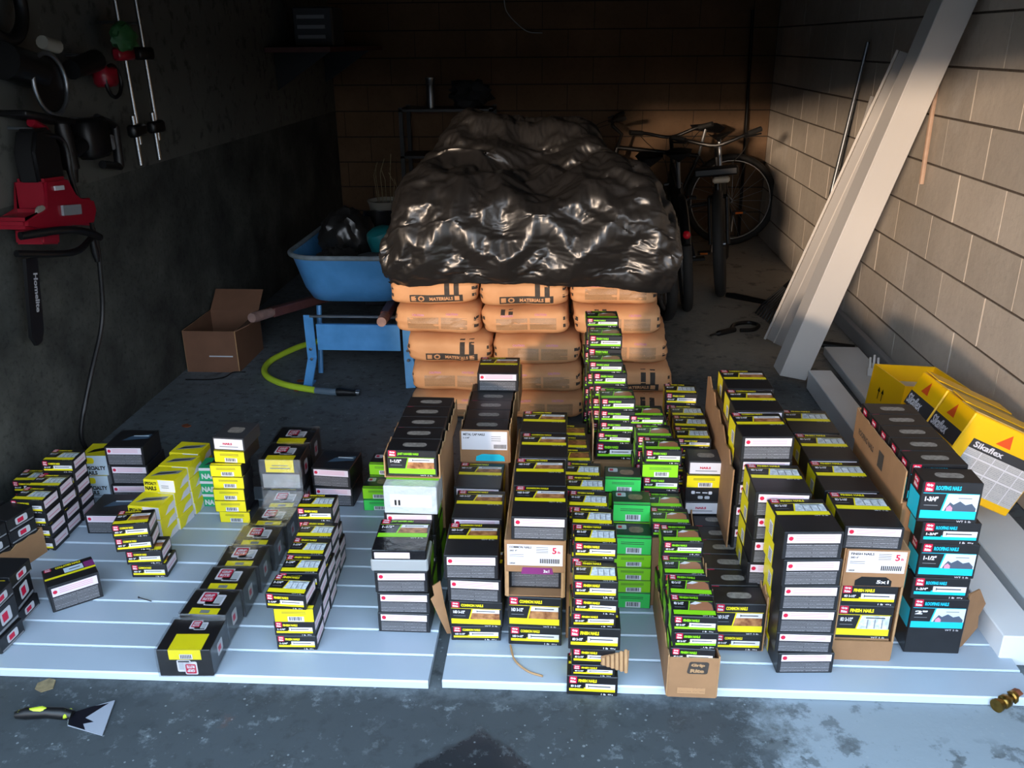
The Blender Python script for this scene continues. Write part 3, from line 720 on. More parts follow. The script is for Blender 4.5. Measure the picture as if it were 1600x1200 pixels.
# ------------------------------------------------------------------ left group
FN = dict(title='FINISH NAILS', pic='window', th='Y', size='8D 2-1/2"')
CN = dict(title='COMMON NAILS', pic='boards', th='Y', size='16D 3-1/2"')
FG = dict(title='FINISH NAILS', pic='deck', th='G', size='8D 2-1/2"')
JH = dict(title='JOIST HANGER NAILS', pic='boards', th='G', size='1-1/2"')
RN = dict(title='ROOFING NAILS', pic='house', th='C', size='1-3/4"')
FR = ['front stack ', 'second stack ', 'third stack ', 'fourth stack ', 'fifth stack ', 'sixth stack ', 'seventh stack ', 'eighth stack ', 'ninth stack ']

pl = 'of the row right of the wrapped cartons'
pile(pl, FR[0], -0.702, 1.853, ['e', 'e', ('b', dict(th='yellow')), ('e', dict(dr=-5, dx=-0.012, dy=-0.006, h=0.046))], yaw=R(2), **{**FN, 'size': '1-1/4"'})
for i, (x, y, n_) in enumerate(((-0.708, 1.942, 4), (-0.714, 2.031, 4), (-0.722, 2.12, 4), (-0.732, 2.21, 5))):
    pile(pl, FR[i + 1], x, y, ['e'] * n_, yaw=R(2), **{**FN, 'size': '1-1/4"'})
pl = 'of the film-wrapped black row'
carton('cf', -0.955, 1.737, BT, R(3), label='front film-wrapped black carton with yellow label and upside-down shield', group='film-wrapped black cartons')
for i, y in enumerate((1.869, 1.984, 2.099, 2.214, 2.329, 2.444)):
    carton('c', -0.957 + 0.006 * i, y, BT, R(rng.uniform(-2, 2) + 2), label=f'film-wrapped shield carton, {ORD[i] if i else "first"} behind the front wrapped carton', group='film-wrapped black cartons')
for i, (x, y) in enumerate(((-0.955, 2.562), (-0.958, 2.70))):
    carton('c', x, y, BT, R(1), label=f'{("nearer", "farther")[i]} wrapped black carton underneath the tall wrapped pair', group='film-wrapped black cartons', w=0.138, d=0.13)
    carton('ct', x, y, BT + 0.0957, R(1), label=f'{("nearer", "farther")[i]} tall film-wrapped black carton at the back of its row', group='film-wrapped black cartons')
pl = 'of the yellow-fronted stack'
z = pile(pl, '', -1.112, 2.492, [('b', dict(th='yellow', dx=0.006))] + [('b', dict(th='yellow'))] * 4, yaw=R(1), jx=0.002)
carton('b', -1.102, 2.51, z, R(-3), 'yellow', h=0.043, d=0.12, label='yellow bar-coded carton under the grey carton on the yellow-fronted stack', group='yellow-fronted stack')
carton('w', -1.10, 2.512, z + 0.044, R(-4), d=0.13, h=0.046, label='grey carton with white label topping the yellow-fronted stack', group='yellow-fronted stack')
carton('o', -1.395, 2.018, BT, R(39), label='tilted black carton with yellow band alone on the left panel')
pl = 'of the leaning four-carton pile'
pile(pl, '', -1.252, 2.165, ['e', ('e', dict(dx=-0.008, dr=3)), ('e', dict(dx=-0.034, dr=6)), ('e', dict(dx=-0.03, dr=8))], yaw=R(5), **{**CN, 'size': '6D 2"'})
pl = 'of the block near the left wall'
for i, (x, y, n_) in enumerate(((-1.678, 2.293, 4), (-1.68, 2.386, 4), (-1.682, 2.479, 5))):
    pile(pl, FR[i], x, y, ['e'] * n_, yaw=R(1), **{**CN, 'size': '8D 2-1/2"', 'pic': 'window'})
pile(pl, 'side stack ', -1.81, 2.50, ['e'] * 3, yaw=R(4), **{**CN, 'size': '8D 2-1/2"', 'pic': 'window'})
carton('k', -1.505, 2.403, BT, R(2), label='single plain black carton before the yellow lettered cartons')
pile('of the stack behind the single carton', '', -1.515, 2.61, ['k', 'k', 'k'], yaw=R(2))
pile('of the pale pair by the wall', '', -1.668, 2.66, [('sw', dict(h=0.078)), ('sw', dict(h=0.078))], yaw=R(3))
pl = 'of the yellow lettered block'
pile(pl, FR[0], -1.338, 2.352, ['s'] * 3, yaw=R(-4))
pile(pl, FR[1], -1.325, 2.448, ['s'] * 4, yaw=R(-5))
pile(pl, FR[2], -1.315, 2.545, ['s'] * 4, yaw=R(-6))
pile(pl, FR[3], -1.325, 2.645, ['s'] * 4, yaw=R(-5))
pile('of the green pile beside the yellow block', '', -1.222, 2.60, ['g'] * 3, yaw=R(2))
# cluster of loose black cartons at the left edge of the photograph
pile('of the nearest loose pile, left edge', '', -1.545, 1.795, [('cl', dict(h=0.045)), ('cl', dict(h=0.075)), ('cl', dict(h=0.04, dr=3))], yaw=R(-2))
pile('of the farther loose pile, left edge', '', -1.565, 1.915, [('cl', dict(h=0.04)), ('cl', dict(h=0.075, dr=4)), ('cl', dict(h=0.04, dr=-3))], yaw=R(2))
tr_ = tray('kraft_tray', -1.80, 2.10, BT, 0.20, 0.22, 0.085, 'open kraft tray of black cartons beside the left wall', yaw=R(-14), seed=3, hf=0.085)
for i, (dx, dy) in enumerate(((-0.055, 0.0), (0.052, 0.0), (-0.055, 0.104), (0.052, 0.104))):
    a = R(-14); px_, py_ = -1.80 + cos(a) * dx - sin(a) * (dy + 0.004), 2.10 + sin(a) * dx + cos(a) * (dy + 0.004)
    pos = ('front left', 'front right', 'rear left', 'rear right')[i]
    zz = BT + 0.004
    for j in range(4):
        zz += carton('cl', px_, py_, zz, a + R(rng.uniform(-1, 1)), w=0.095, d=0.1, h=0.042, label=f'{("lowest", "second", "third", "topmost")[j]} black carton in the {pos} corner of the kraft tray', group='black cartons in the kraft tray') + 0.0006
pl = 'of the dark pair before the hose'
pile(pl, '', -0.80, 2.622, [('k', dict(w=0.138)), ('k', dict(w=0.138, dr=-2))], yaw=R(-2))
pl = 'of the green pile before the wheelbarrow'
pile(pl, 'front stack ', -0.635, 2.60, [('b', dict(th='green')), ('b', dict(th='lime'))])
pile(pl, 'rear stack ', -0.635, 2.695, [('b', dict(th='green')), ('b', dict(th='lime')), ('b', dict(th='lime', dx=0.005))])

# ------------------------------------------------------------------ towers, counted from the left
def top_row(place, names, x, ys, z, kind, group=None, **kw):
    for nm, y in zip(names, ys):
        k = LOOK[kind].format(THEME[kw.get('th', 'Y')][1])
        carton(kind, x + rng.uniform(-0.003, 0.003), y, z, R(rng.uniform(-1.2, 1.2)), label=f'{k}, {nm} {place}', group=group, **kw)
def filler(x, y0, y1, z0, z1, w, label):
    """closed kraft carton that carries an upper layer"""
    e = empty('kraft_carton', (x, (y0 + y1) / 2, z0)); tag(e, label, 'carton')
    d, h = y1 - y0, z1 - z0
    g = G(); g.box((0, 0, h / 2), (w, d, h), 'kraft', ch=0.002); g.build('carton_body', e)
    g = G(); g.box((0, 0, h + 0.0005), (0.045, d - 0.01, 0.001), 'kraft_edge'); g.build('seam_tape', e)
    return e

# 1: joist hanger tower
pl = 'of the hanger nail tower'
z = pile(pl, FR[0], -0.43, 1.944, [('L', dict(h=0.062)), ('L', dict(h=0.064)), ('L', dict(h=0.066, dr=2)), ('gt', dict(dr=2))], **JH)
z = pile(pl, FR[1], -0.428, 2.108, [('L', dict(h=0.069))] * 4, **JH)
carton('si', -0.425, 2.105, z, R(-1), 'G', label='silver-taped carton in the middle of the hanger nail tower', h=0.086)
filler(-0.43, 2.275, 2.50, BT, z + 0.084, 0.15, 'closed kraft carton at the back of the hanger nail tower')
tray('kraft_carton', -0.425, 2.155, z + 0.087, 0.152, 0.40, 0.068, 'torn open kraft carton holding the row of hanger nail cartons', seed=5, torn=0.016, front=False)
for i in range(5):
    carton('S', -0.425, 2.158 + 0.079 * i, z + 0.0905, R(rng.uniform(-1, 1)), w=0.142, h=0.080, label=f'green-striped upright carton, {("first", "second", "third", "fourth", "last")[i]} in the open hanger carton', group='upright cartons in the open hanger carton', **JH)
# 2: common nails tower with the white-labelled carton on top
pl = 'of the tower with the cap nail carton'
pile(pl, FR[0], -0.228, 1.918, [('E', dict(h=0.046, w=0.134, d=0.16)), ('S', dict(h=0.078, d=0.16)), ('L', dict(h=0.07)), ('L', dict(h=0.072, dx=-0.012))], **CN)
pile(pl, FR[1], -0.244, 2.103, [('L', dict(h=0.0667))] * 4, **CN)
pile(pl, FR[2], -0.254, 2.285, [('L', dict(h=0.0667))] * 4, **CN)
filler(-0.25, 2.46, 2.93, BT, 0.292, 0.15, 'closed kraft carton beneath the white-labelled cap nail carton')
t2 = tray('kraft_carton', -0.248, 2.458, 0.2925, 0.152, 0.40, 0.11, 'torn kraft carton with white cap nail label and teal mark', seed=9, torn=0.018, hf=0.113)
g = G(); yq = -0.2 - 0.0042
g.poly([(-0.074, yq, 0.045), (0.07, yq, 0.045), (0.07, yq, 0.108), (-0.074, yq, 0.108)], 'white'); g.build('paper_label', t2)
g = G(); put_text(g, 'METAL CAP NAILS', (-0.068, yq - 0.0005, 0.094), (1, 0, 0), (0, 0, 1), 0.008, 'ink', 0.068); put_text(g, '1-1/4"', (-0.068, yq - 0.0005, 0.083), (1, 0, 0), (0, 0, 1), 0.006, 'ink', 0.02)
for k in range(9): g.poly([(0.028 + 0.0045 * k, yq - 0.0005, 0.05), (0.0305 + 0.0045 * k, yq - 0.0005, 0.05), (0.0305 + 0.0045 * k, yq - 0.0005, 0.064), (0.028 + 0.0045 * k, yq - 0.0005, 0.064)], 'ink')
for q in (0.09, 0.083, 0.076): g.poly([(0.02, yq - 0.0005, q), (0.05, yq - 0.0005, q), (0.05, yq - 0.0005, q + 0.002), (0.02, yq - 0.0005, q + 0.002)], 'midgrey')
g.build('lettering', t2)
g = G(); g.poly([(-0.03, yq, 0.006), (0.062, yq, 0.006), (0.06, yq, 0.022), (0.045, yq, 0.03), (-0.01, yq, 0.03), (-0.028, yq, 0.022)], 'cyan'); g.build('printed_mark', t2)
for i in range(5):
    carton('S', -0.248, 2.462 + 0.079 * i, 0.296, R(rng.uniform(-1.5, 1.5)), label=f'dark upright carton, {("first", "second", "third", "fourth", "last")[i]} inside the cap nail carton', group='upright cartons in the cap nail carton', h=0.108, **{**RN, 'title': 'CAP NAILS'})
filler(-0.235, 2.866, 3.06, 0.2925, 0.404, 0.145, 'closed kraft carton behind the cap nail carton')
carton('L', -0.232, 2.78, 0.4045, R(1), label='warning-side carton on the very top of the cap nail tower', **CN)
# 3: tower with the white five pound label
pl = 'of the tower with the purple tab'
pile(pl, 'front stack ', -0.068, 1.907, [('E', dict(h=0.058, d=0.3)), ('S', dict(h=0.094, d=0.3, w=0.142))], **CN)
filler(-0.075, 2.215, 2.60, BT, 0.178, 0.15, 'closed kraft carton at the back of the purple tab tower')
e3 = tray('kraft_carton', -0.07, 1.909, 0.179, 0.15, 0.68, 0.172, 'kraft carton with white five pound label and purple tab', seed=4, torn=0.004, front=False)
g = G(); y_ = -0.34 - 0.002
g.box((0, y_, 0.125), (0.15, 0.004, 0.094), 'kraft'); g.box((-0.0715, y_, 0.04), (0.007, 0.004, 0.078), 'kraft_edge'); g.box((0.0715, y_, 0.04), (0.007, 0.004, 0.078), 'kraft_edge'); g.build('front_panel', e3)
g = G(); g.box((0, -0.17, 0.167), (0.15, 0.33, 0.003), 'kraft'); g.box((0, 0.17, 0.167), (0.15, 0.33, 0.003), 'kraft'); g.build('top_flap', e3)
yq = y_ - 0.0026
def five_label(e, yq, x0, x1, z0, z1, title):
    g = G(); g.poly([(x0, yq, z0), (x1, yq, z0), (x1, yq, z1), (x0, yq, z1)], 'white'); g.build('paper_label', e)
    g = G(); w = x1 - x0; h = z1 - z0; X = lambda u: x0 + u * w; Z = lambda v: z0 + v * h
    put_text(g, title, (X(0.04), yq - 0.0005, Z(0.82)), (1, 0, 0), (0, 0, 1), h * 0.11, 'ink', w * 0.4); put_text(g, '20D 4"', (X(0.04), yq - 0.0005, Z(0.66)), (1, 0, 0), (0, 0, 1), h * 0.09, 'ink', w * 0.14)
    put_text(g, '5', (X(0.81), yq - 0.0005, Z(0.58)), (1, 0, 0), (0, 0, 1), h * 0.3, 'red', w * 0.08); put_text(g, 'lb', (X(0.91), yq - 0.0005, Z(0.6)), (1, 0, 0), (0, 0, 1), h * 0.12, 'red', w * 0.05)
    for q in (0.86, 0.78, 0.70, 0.62): g.poly([(X(0.52), yq - 0.0005, Z(q)), (X(0.74), yq - 0.0005, Z(q)), (X(0.74), yq - 0.0005, Z(q + 0.035)), (X(0.52), yq - 0.0005, Z(q + 0.035))], 'midgrey')
    for k in range(11): g.poly([(X(0.59 + 0.033 * k), yq - 0.0005, Z(0.12)), (X(0.61 + 0.033 * k), yq - 0.0005, Z(0.12)), (X(0.61 + 0.033 * k), yq - 0.0005, Z(0.34)), (X(0.59 + 0.033 * k), yq - 0.0005, Z(0.34))], 'ink')
    for q in (0.5, 0.42): g.poly([(X(0.04), yq - 0.0005, Z(q)), (X(0.3), yq - 0.0005, Z(q)), (X(0.3), yq - 0.0005, Z(q + 0.03)), (X(0.04), yq - 0.0005, Z(q + 0.03))], 'midgrey')
    put_text(g, '10020', (X(0.04), yq - 0.0005, Z(0.06)), (1, 0, 0), (0, 0, 1), h * 0.08, 'ink', w * 0.1)
    g.build('lettering', e)
five_label(e3, yq, -0.071, 0.071, 0.098, 0.16, 'COMMON NAILS')
g = G(); g.poly([(-0.036, yq, 0.072), (0.048, yq, 0.072), (0.044, yq, 0.092), (-0.032, yq, 0.092)], 'purple'); put_text(g, '3x1', (0.022, yq - 0.0005, 0.077), (1, 0, 0), (0, 0, 1), 0.009, 'white', 0.015); g.build('purple_tab', e3)
for i, y in enumerate((1.94, 2.13, 2.32)):
    carton('L', -0.07, y, 0.183, 0, h=0.09, label=f'black carton {("nearest the opening", "in the middle", "farthest back")[i]} inside the purple tab carton', group='cartons inside the purple tab carton', **CN)
top_row('on top of the purple tab tower', ('first', 'second', 'third', 'last'), -0.062, (1.905, 2.072, 2.245, 2.415), 0.3522, 'L', group='top layer of the purple tab tower', h=0.067, **CN)
# small shaded cartons against the bags
pl = 'of the pair tucked before the bags'
pile(pl, '', -0.10, 2.80, [('e', dict(h=0.06)), ('e', dict(h=0.06)), ('e', dict(h=0.06)), ('e', dict(h=0.046))], **{**CN, 'pic': 'rust'})
# 4: finish nails tower at the very front
pl = 'of the foremost finish nail tower'
EE = dict(w=0.127, d=0.088)
pile(pl, FR[0], 0.079, 1.752, [('E', dict(h=0.059, dx=0.002, **EE)), ('e', dict(h=0.034, dx=-0.002)), 'e', ('E', dict(h=0.064, dx=0.004, **EE)), ('e', dict(h=0.04)), ('e', dict(h=0.043)), ('e', dict(h=0.047))], z=0.0, **FN)
pile(pl, FR[1], 0.078, 1.845, [('e', dict(h=0.044))] * 8, z=BT + 0.003, **FN)
filler(0.066, 1.94, 2.49, BT, 0.292, 0.108, 'closed kraft carton inside the foremost finish nail tower')
for i, (x, y) in enumerate(((0.074, 1.936), (0.069, 2.024), (0.06, 2.112), (0.05, 2.2), (0.03, 2.29), (0.02, 2.378), (0.018, 2.466))):
    pile(pl, FR[i + 2], x, y, ['e'] * 2, z=0.293, **(FN if i < 4 else {**CN, 'pic': 'rust'}))
# 5: bright green stack
pl = 'of the bright green tower'
gb = lambda c, h=0.042, **k: ('b', dict(th=c, h=h, d=0.08, **k))
pile(pl, FR[0], 0.196, 2.086, [gb('green', 0.052), gb('lime', 0.041), gb('lime', 0.041), gb('lime', 0.041), gb('green', 0.054)])
pile(pl, FR[1], 0.193, 2.17, [gb('lime', 0.046)] * 5 + [gb('green', 0.056)])
pile(pl, FR[2], 0.186, 2.254, [gb('lime', 0.046)] * 6 + [gb('green', 0.044, dx=-0.012)])
filler(0.158, 2.46, 2.80, BT, 0.30, 0.13, 'closed kraft carton under the tall green-striped stack')
tray('kraft_carton', 0.156, 2.462, 0.301, 0.128, 0.34, 0.12, 'torn kraft carton around the tall green-striped stack', seed=12, torn=0.03, front=False)
pl = 'of the tall green-striped stack'
pile(pl, FR[0], 0.16, 2.468, [('E', dict(h=0.056, w=0.12, d=0.088)), ('e', dict(h=0.036)), ('e', dict(h=0.036)), ('e', dict(h=0.037)), ('e', dict(h=0.04, dr=3))], z=0.3045, **FG)
pile(pl, FR[1], 0.142, 2.562, [('e', dict(h=0.042))] * 6 + [('e', dict(h=0.036, dx=-0.012))], z=0.3045, **FG)
pile(pl, FR[2], 0.128, 2.655, [('e', dict(h=0.043))] * 8, z=0.3045, **FG)
pile(pl, FR[3], 0.118, 2.745, [('e', dict(h=0.043))] * 8 + [('e', dict(h=0.03))], z=0.3045, **FG)
# 6: kraft carton with the dark maker's mark, green-striped cartons in it
e6 = tray('kraft_carton', 0.323, 1.732, BT, 0.118, 0.36, 0.118, 'long kraft carton with dark two-line mark at the front', seed=2, torn=0.01, hf=0.118)
g = G(); yq = -0.18 - 0.0042; g.keep = False
Pm = Pr(0.118, 0.1, 0.118)
ol = []
for cu, cv, a0 in ((0.028, 0.078, -90), (0.030, 0.102, 0), (-0.006, 0.102, 90), (-0.010, 0.078, 180)):
    for k in range(4): a = R(a0 + 30 * k); ol.append((cu + 0.006 * cos(a), yq, cv + 0.006 * sin(a)))
g.poly(ol, 'stripe_ink'); g.build('printed_mark', e6)
g = G(); put_text(g, 'Grip', (-0.008, yq - 0.0006, 0.092), (1, 0, 0), (0.1, 0, 1), 0.011, 'kraft_edge', 0.034, bold=0.06); put_text(g, 'Rite', (-0.009, yq - 0.0006, 0.076), (1, 0, 0), (0.1, 0, 1), 0.011, 'kraft_edge', 0.034, bold=0.06)
g.build('lettering', e6)
g = G(); g.poly([(-0.036, yq, 0.012), (0.032, yq, 0.012), (0.032, yq, 0.03), (-0.036, yq, 0.03)], 'fineprint_kraft'); g.build('small_print', e6)
pl = 'of the dark-marked carton tower'
for i, (x, y) in enumerate(((0.32, 1.736), (0.32, 1.825), (0.319, 1.914), (0.316, 2.003))):
    pile(pl, FR[i], x, y, ['e'] * 5 + ([('e', dict(h=0.04))] if i == 3 else []), z=BT + 0.004, **FG)
filler(0.298, 2.10, 2.54, BT, 0.247, 0.108, 'closed kraft carton inside the dark-marked carton tower')
for i, (x, y, n_) in enumerate(((0.30, 2.103, 1), (0.292, 2.195, 1), (0.285, 2.29, 4), (0.272, 2.375, 4), (0.266, 2.46, 4))):
    its = ['e'] * n_
    if i == 2: its[2] = ('b', dict(th='lime'))
    if i == 4: its.append(('e', dict(h=0.03, dx=-0.01)))
    pile(pl, FR[i + 4], x, y, its, z=0.2475, **FG)
# 7: common nails in a torn carton, yellow stack behind
e7 = tray('kraft_carton', 0.462, 1.914, BT, 0.137, 0.46, 0.165, 'torn kraft carton between the green and the warning-side towers', seed=8, torn=0.03, front=False)
carton('E', 0.464, 1.907, BT + 0.004, R(1), w=0.128, d=0.078, h=0.052, label='yellow-striped strip carton at the foot of the torn-carton tower', **CN)
carton('S', 0.462, 1.905, BT + 0.0566, R(1), w=0.132, d=0.078, h=0.096, label='yellow-striped upright carton at the front of the torn-carton tower', **CN)
for i in range(5):
    carton('T', 0.46, 1.99 + 0.077 * i, BT + 0.004, R(rng.uniform(-1.5, 1.5)), w=0.13, d=0.074, h=0.147, label=f'black carton with slotted top, {("second", "third", "fourth", "fifth", "last")[i]} in the torn-carton tower', group='slotted cartons in the torn carton', **CN)
filler(0.425, 2.385, 2.80, BT, 0.176, 0.13, 'closed kraft carton under the yellow stack behind the torn carton')
z = 0.1765
for k, lb, op in (('w', 'lower grey carton with white end on the torn-carton tower', {}), ('i', 'black carton with white pictograms on the torn-carton tower', {}), ('b', 'yellow bar-coded carton on the torn-carton tower', dict(th='yellow')), ('w', 'upper grey carton with white end topping the torn-carton tower', dict(dx=0.004))):
    dx = op.pop('dx', 0); z += carton(k, 0.424 + dx, 2.36, z, R(rng.uniform(-2, 2)), label=lb, d=0.085, **op) + 0.0006
pl = 'of the yellow stack behind pictograms'
pile(pl, FR[0], 0.398, 2.452, ['e'] * 4 + [('e', dict(h=0.03))], z=0.1765, **FN)
for i, (x, y, n_) in enumerate(((0.402, 2.543, 5), (0.402, 2.632, 5), (0.395, 2.722, 6))):
    its = ['e'] * n_ + ([('b', dict(th='yellow', h=0.03))] if i == 2 else [])
    pile(pl, FR[i + 1], x, y, [('e', dict(h=0.042))] * n_, z=0.1765, **FN)
# 8: six warning sides
pl = 'of the warning-side tower'
hs = (0.062, 0.06, 0.069, 0.071, 0.075, 0.075)
pile(pl, FR[0], 0.618, 1.832, [('L', dict(h=h, dx=-0.004 * i)) for i, h in enumerate(hs)], yaw=R(2), **FN)
pile(pl, FR[1], 0.566, 2.004, [('L', dict(h=0.0705))] * 6, yaw=R(1), **FN)
z = pile(pl, FR[2], 0.555, 2.178, [('L', dict(h=0.0715))] * 7, yaw=R(1), **CN)
filler(0.56, 2.35, 2.70, BT, z - 0.072, 0.145, 'closed kraft carton at the back of the warning-side tower')
for i, (x, y) in enumerate(((0.566, 2.352), (0.574, 2.526))):
    carton('L', x, y, z - 0.0715, R(1), h=0.0715, label=f'warning-side carton, {("second last", "last")[i]} along the top of its tower', group='warning-side tower', **CN)
g = G(); g.prism([(0, 0), (0.54, 0), (0.54, 0.47), (0.50, 0.485), (0.45, 0.465), (0.40, 0.47), (0.36, 0.44), (0.30, 0.452), (0.25, 0.43), (0.21, 0.44), (0.15, 0.41), (0.09, 0.42), (0.05, 0.39), (0, 0.40)], 0.004, 'kraft'); o = g.build('cardboard_sheet', None, loc=(0.471, 2.18, BT), rot=(0, 0, R(89.6))); tag(o, 'tall torn cardboard side standing left of the warning-side tower', 'cardboard')
# 9: finish nails tower with the white label
pl = 'of the white five pound label tower'
e9 = tray('kraft_carton', 0.778, 1.895, BT, 0.15, 0.60, 0.334, 'kraft carton with white five pound label and black arch', seed=6, torn=0.003, front=False)
g = G(); y_ = -0.302
g.box((0, y_, 0.03), (0.15, 0.004, 0.06), 'kraft'); g.box((0, y_, 0.281), (0.15, 0.004, 0.106), 'kraft')
for sx in (-1, 1): g.box((sx * 0.0735, y_, 0.145), (0.003, 0.004, 0.17), 'kraft_edge')
g.build('front_panel', e9); yq = y_ - 0.0026
g = G(); g.box((0, 0, 0.332), (0.15, 0.6, 0.003), 'kraft'); g.build('top_flap', e9)
five_label(e9, yq, -0.07, 0.071, 0.268, 0.33, 'FINISH NAILS')
g = G(); g.poly([(-0.045, yq, 0.229), (0.045, yq, 0.229), (0.045, yq, 0.245), (0.03, yq, 0.256), (-0.03, yq, 0.256), (-0.045, yq, 0.245)], 'ink')
put_text(g, '5x1', (0.008, yq - 0.0006, 0.237), (1, 0, 0), (0, 0, 1), 0.010, 'white', 0.03); g.build('black_arch', e9)
carton('S', 0.776, 1.899, BT + 0.063, 0, w=0.142, d=0.16, h=0.1, label='yellow-striped upright carton in the lower window of the label tower', **FN)
carton('E', 0.776, 1.899, BT + 0.1636, 0, w=0.144, d=0.16, h=0.06, label='yellow-striped strip carton in the upper window of the label tower', **FN)
filler(0.776, 1.9, 2.45, BT + 0.0035, BT + 0.062, 0.144, 'kraft carton base inside the white label tower')
top_row('on top of the label tower', ('first', 'second', 'third', 'last'), 0.762, (1.89, 2.072, 2.258, 2.44), BT + 0.3358, 'L', group='top layer of the label tower', h=0.063, d=0.172, **FN)
filler(0.765, 2.51, 2.66, BT, BT + 0.335, 0.145, 'closed kraft carton at the back of the label tower')
# 10: roofing nails tower
pl = 'of the cyan roofing tower'
pile(pl, 'front stack ', 0.965, 1.929, [('T', dict(h=0.168, size='2"', dx=0.012)), ('E', dict(h=0.063, d=0.08)), ('S', dict(h=0.1, size='1-1/2"')), ('E', dict(h=0.061, d=0.08, dx=-0.008)), ('S', dict(h=0.111, dx=-0.02))], **RN)
filler(0.945, 2.013, 2.42, BT, 0.425, 0.15, 'closed kraft carton under the row of roofing cartons')
e10 = tray('kraft_carton', 0.942, 2.01, 0.4255, 0.152, 0.402, 0.094, 'long kraft carton holding the dark row of roofing cartons', seed=21, torn=0.004, front=False)
g = G(); g.poly([(-0.0800, -0.01, 0.012), (-0.0800, -0.05, 0.012), (-0.0800, -0.05, 0.06), (-0.0800, -0.01, 0.06)], 'stripe_ink')
put_text(g, 'ROOFING NAILS', (-0.0804, 0.16, 0.03), (0, -1, 0), (0, 0, 1), 0.018, 'stripe_ink', 0.13); g.build('lettering', e10)
for i in range(5):
    carton('S', 0.943, 2.014 + 0.0795 * i, 0.429, R(rng.uniform(-1, 1)), h=0.107, label=f'cyan-striped upright carton, {("second", "third", "fourth", "fifth", "last")[i]} along the top of the roofing tower', group='upright roofing cartons', **RN)
g = G()
fl = [(0, 0), (0.02, 0.0), (0.085, 0.03), (0.075, 0.07), (0.10, 0.10), (0.05, 0.165), (0, 0.17)]
g.prism(fl, 0.004, 'kraft'); o = g.build('cardboard_flap', None, loc=(1.052, 1.955, BT + 0.0), rot=(0, 0, R(38))); tag(o, 'torn cardboard flap standing right of the cyan roofing tower', 'cardboard')
pile('of the low cyan pair behind the label tower', '', 0.84, 2.72, [('e', dict(title='ROOFING NAILS', th='C', pic='house')), ('e', dict(title='ROOFING NAILS', th='C', pic='house'))])
carton('b', 0.70, 2.76, BT, 0, 'yellow', label='low yellow carton on the panel behind the label tower')

g = G(); g.prism([(0.0, 0.0), (0.012, 0.0), (-0.004, 0.10), (-0.012, 0.17), (-0.034, 0.155), (-0.03, 0.125), (-0.04, 0.115), (-0.018, 0.05)], 0.004, 'kraft'); o = g.build('cardboard_flap', None, loc=(-0.312, 1.945, BT), rot=(0, 0, R(8))); tag(o, 'torn kraft cardboard flap between the hanger and cap nail towers', 'cardboard')

# ------------------------------------------------------------------ cement bags
def bag_mesh(w, d, h, seed):
    bm = bmesh.new(); bmesh.ops.create_cube(bm, size=2.0)
    bmesh.ops.subdivide_edges(bm, edges=bm.edges[:], cuts=13, use_grid_fill=True)
    off = Vector((seed * 3.1, seed * 1.7, 0))
    for v in bm.verts:
        p = v.co.copy(); n_ = 5.0
        ryz = (abs(p.y) ** 4 + abs(p.z) ** 4) ** 0.25
        k = (abs(p.x) ** 10 + ryz ** 10) ** 0.1
        q = p / k
        pinch = 1 - 0.10 * abs(q.x) ** 4
        c = Vector((q.x * w / 2, q.y * d / 2, q.z * h / 2 * pinch))
        nn = noise.noise(c * 7 + off) * 0.011 + noise.noise(c * 20 + off) * 0.006
        rg = (1 - abs(noise.noise(Vector((c.x * 9, c.y * 4, c.z * 26)) + off))) ** 5 * (0.006 + 0.006 * abs(q.x) ** 2)
        c += Vector((q.x, q.y, q.z * 0.45)).normalized() * (nn + rg * (1 - abs(q.z)))
        v.co = c + Vector((0, 0, h / 2))
    for v in bm.verts: v.co.z = max(0.001, min(h - 0.001, v.co.z)) if abs(v.co.z - h / 2) > h * 0.46 else v.co.z
    bm.verts.index_update(); g = G(); g.mesh([v.co[:] for v in bm.verts], [[v.index for v in f.verts] for f in bm.faces], 'bag_paper')
    tree = BVHTree.FromBMesh(bm); bm.free()
    return g.data('cement_bag', True), tree
def on_front(tree, x, z, off):
    hit = tree.ray_cast(Vector((x, -2, z)), Vector((0, 1, 0)))
    return Vector((x, (hit[0].y if hit[0] else 0) - off, z)) if hit[0] else None
def decal(g, tree, x0, z0, x1, z1, m_, off=0.0015, nx=8, nz_=4, skew=0.0):
    P_ = [[on_front(tree, x0 + (x1 - x0) * i / nx, z0 + (z1 - z0) * j / nz_ + skew * i / nx, off) for i in range(nx + 1)] for j in range(nz_ + 1)]
    for j in range(nz_):
        for i in range(nx):
            q = [P_[j][i], P_[j][i + 1], P_[j + 1][i + 1], P_[j + 1][i]]
            if all(q): g.poly(q, m_)
def decal_text(g, tree, s, x, z, hgt, wid, m_, off=0.0022):
    vs_, fs, w, h = text2d(s, 0.04); pts = [on_front(tree, x + a / w * wid, z + b * hgt, off) for a, b in vs_]
    if all(pts): g.mesh(pts, fs, m_)
BW, BD, BH = 0.358, 0.46, 0.126
BAGS = [bag_mesh(BW, BD, BH, s) for s in range(5)]
